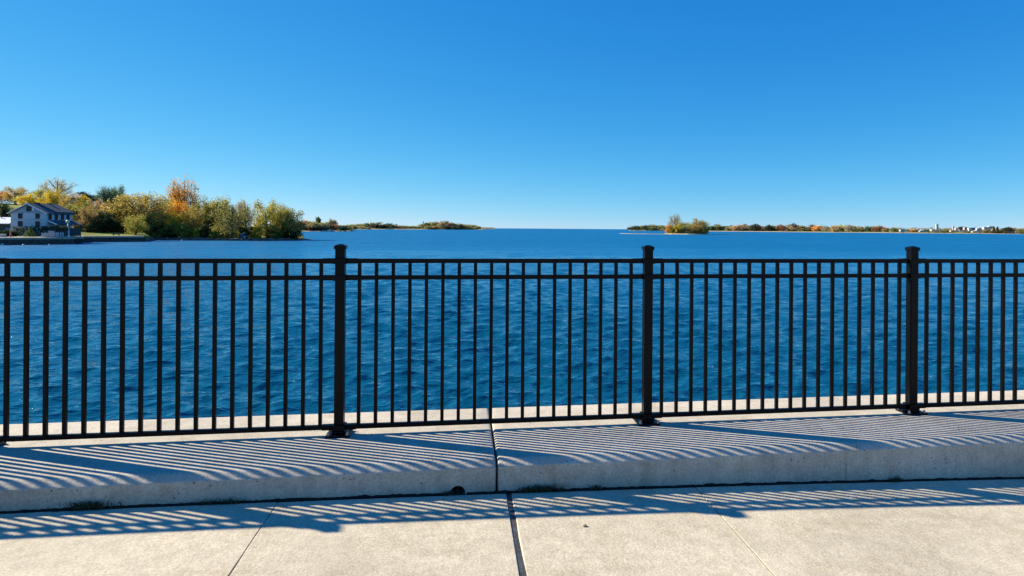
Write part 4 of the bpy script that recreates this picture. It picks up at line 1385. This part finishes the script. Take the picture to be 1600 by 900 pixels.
FR2 = [(1336, 353, 'mix', 'olive'), (1345, 352.5, 'dome', 'gold'), (1348, 355, 'spire', 'dark'), (1356, 351.5, 'dome', 'green'), (1365, 354, 'mix', 'olive'), (1368, 352.5, 'dome', 'rust'), (1376, 353, 'open', 'pink'),
       (1384, 354, 'dome', 'brown'), (1397, 357, 'mix', 'olive'), (1404, 357.5, 'mix', 'deep'), (1424, 357, 'dome', 'orange'), (1432, 358, 'mix', 'gold'), (1436, 358, 'dome', 'deep'), (1447, 359, 'mix', 'deep'), (1456, 359.5, 'mix', 'green'),
       (1477, 358.5, 'mix', 'olive'), (1484, 358.5, 'mix', 'brown'), (1515, 360, 'mix', 'deep'), (1541, 359, 'mix', 'brown'), (1547, 360, 'mix', 'dark'), (1555, 358, 'mix', 'gold'), (1562, 358, 'dome', 'olive'), (1553, 354.5, 'spire', 'dark'), (1558.5, 354.5, 'spire', 'dark'),
       (1571, 359, 'mix', 'brown'), (1581, 356.5, 'mix', 'rust'), (1590, 357, 'mix', 'brown'), (1598, 357.5, 'mix', 'olive'), (1608, 357, 'mix', 'brown'), (1573, 355.5, 'open', 'dark')]
FR2 = [(x, tp, g.uniform(10, 15) if st != 'spire' else 5, 1985 - (x - 990) * .88 + g.uniform(10, 60), st, col) for x, tp, st, col in FR2]
far_row(FR2, 'among the far white buildings', 'trees among the far white buildings')
woods('far_woods', 1395, 1640, lambda x: 355.8 + (x - 1400) * .004 + .5 * math.sin(x * .21) + .4 * math.sin(x * .53), 1900, 4200, 'brown', 'dull reddish wood behind the far white buildings', 120)
woods('far_woods', 985, 1400, lambda x: 353.5 + (x - 985) * .006 + .6 * math.sin(x * .17), 2120, 5000, 'olive', 'dim wood behind the trees of the far right shore', 60)


def block(x0, x1, top, bot, D, m_, label, name='building', storeys=2, wins=0, roof=None, cat='building', wmat='glass', group=None, dp=7):
    sc = D / FPX
    p = at(x0, D, max(zat(x0, bot, D), WATER + 1.0)); Wd = (x1 - x0) * sc; h = zat(x0, top, D) - p.z
    o = tag(empty(name, p, -TH), label, cat, group)
    MB().box(0, Wd, 0, dp, 0, h).build('wall', M[m_], o)
    if roof == 'gable':
        MB().prism([(-.5, -.6, h + .01), (Wd + .5, -.6, h + .01), (Wd / 2, -.6, h + Wd * .16)], (0, dp + 1.2, 0)).build('roof', M['whitepaint'], o)
    else:
        MB().box(-.3, Wd + .3, -.3, dp + .3, h + .01, h + .6).build('roof', M[roof or 'greywall'], o)
    if wins:
        for s_ in range(storeys):
            zc_ = h * (s_ + .55) / storeys
            for k in range(wins):
                xc = Wd * (k + .5) / wins; ww = Wd / wins * .55
                wn = MB().box(xc - ww / 2, xc + ww / 2, -.12, -.02, zc_ - h / storeys * .22, zc_ + h / storeys * .22).build('window', M[wmat], o)
    return o


block(1407, 1421, 359.3, 361.8, 1560, 'whitepaint', 'long low white building left of the orange tree on the far shore', wins=4, storeys=1)
block(1437.5, 1447, 360.4, 362.2, 1545, 'whitepaint', 'low white building with pitched roof by the far beach', wins=2, storeys=1, roof='gable')
block(1455.5, 1471.5, 359.0, 361.0, 1560, 'whitepaint', 'low white hall at the foot of the tall white tower', wins=5, storeys=1)
o = block(1462.8, 1466.4, 350.5, 361.0, 1575, 'whitepaint', 'tall plain white tower standing above the far shore', 'tower', roof='whitepaint', cat='tower', dp=2.5, wins=1, storeys=4)
block(1489, 1491.3, 354, 361, 1560, 'greywall', 'slim grey tower left of the blue and tan blocks', 'tower', cat='tower', dp=2.5, wins=1, storeys=4)
block(1493, 1497, 356, 362, 1555, 'whitepaint', 'white block beside the slim grey tower', wins=2, storeys=3)
block(1497.2, 1500.2, 355, 360.5, 1565, 'tanwall', 'narrow tan block left of the taller blue building', wins=1, storeys=3)
block(1499.5, 1507, 354.5, 359.5, 1580, 'bluewall', 'dark blue building between the two tan blocks', wins=4, storeys=3, roof='bluewall')
block(1507.2, 1511, 355.3, 360.8, 1566, 'tanwall', 'narrow tan block right of the taller blue building', wins=1, storeys=3)
block(1486, 1499, 360, 362.3, 1540, 'tanwall', 'low tan row of buildings in front of the white block', wins=5, storeys=1)
block(1499.5, 1513, 359.6, 361.8, 1545, 'whitepaint', 'long white building below the blue and tan blocks', wins=6, storeys=1)
block(1514, 1517.5, 357, 361, 1550, 'whitepaint', 'small white block between the two blue buildings', wins=1, storeys=2)
block(1517.8, 1527, 356, 361.6, 1560, 'bluewall', 'wide dark blue building right of the small white block', wins=5, storeys=2, roof='bluewall')
block(1526.5, 1534, 357, 361.6, 1552, 'whitepaint', 'white gabled building right of the wide blue one', wins=3, storeys=2, roof='gable')
block(1520, 1533, 361.6, 363.3, 1510, 'whitepaint', 'white boathouse roof low by the far beach', wins=3, storeys=1, roof='gable')
block(1537.5, 1553, 355, 360, 1590, 'whitepaint', 'wide white stepped building left of the dark pointed trees', wins=6, storeys=2)
block(1545, 1553.2, 353.9, 355.2, 1594, 'whitepaint', 'white penthouse block above the wide white building', wins=3, storeys=1)
block(1549.5, 1554.5, 360.2, 363, 1515, 'tanwall', 'small tan gabled house by the far beach', wins=1, storeys=1, roof='gable', cat='house', name='house')
block(1574, 1586, 362.2, 363.6, 1490, 'whitepaint', 'low white building on the beach near the right edge', wins=4, storeys=1)
block(1587.5, 1600, 362.0, 363.7, 1485, 'whitepaint', 'rightmost low white building on the far beach', wins=4, storeys=1)

woods('far_woods', 1388, 1620, lambda x: 359.6 + (x - 1400) * .007 + .7 * math.sin(x * .33) + .5 * math.sin(x * .9 + 1), 1500, 700, 'olive', 'low scrub along the beach before the far white buildings', 12)
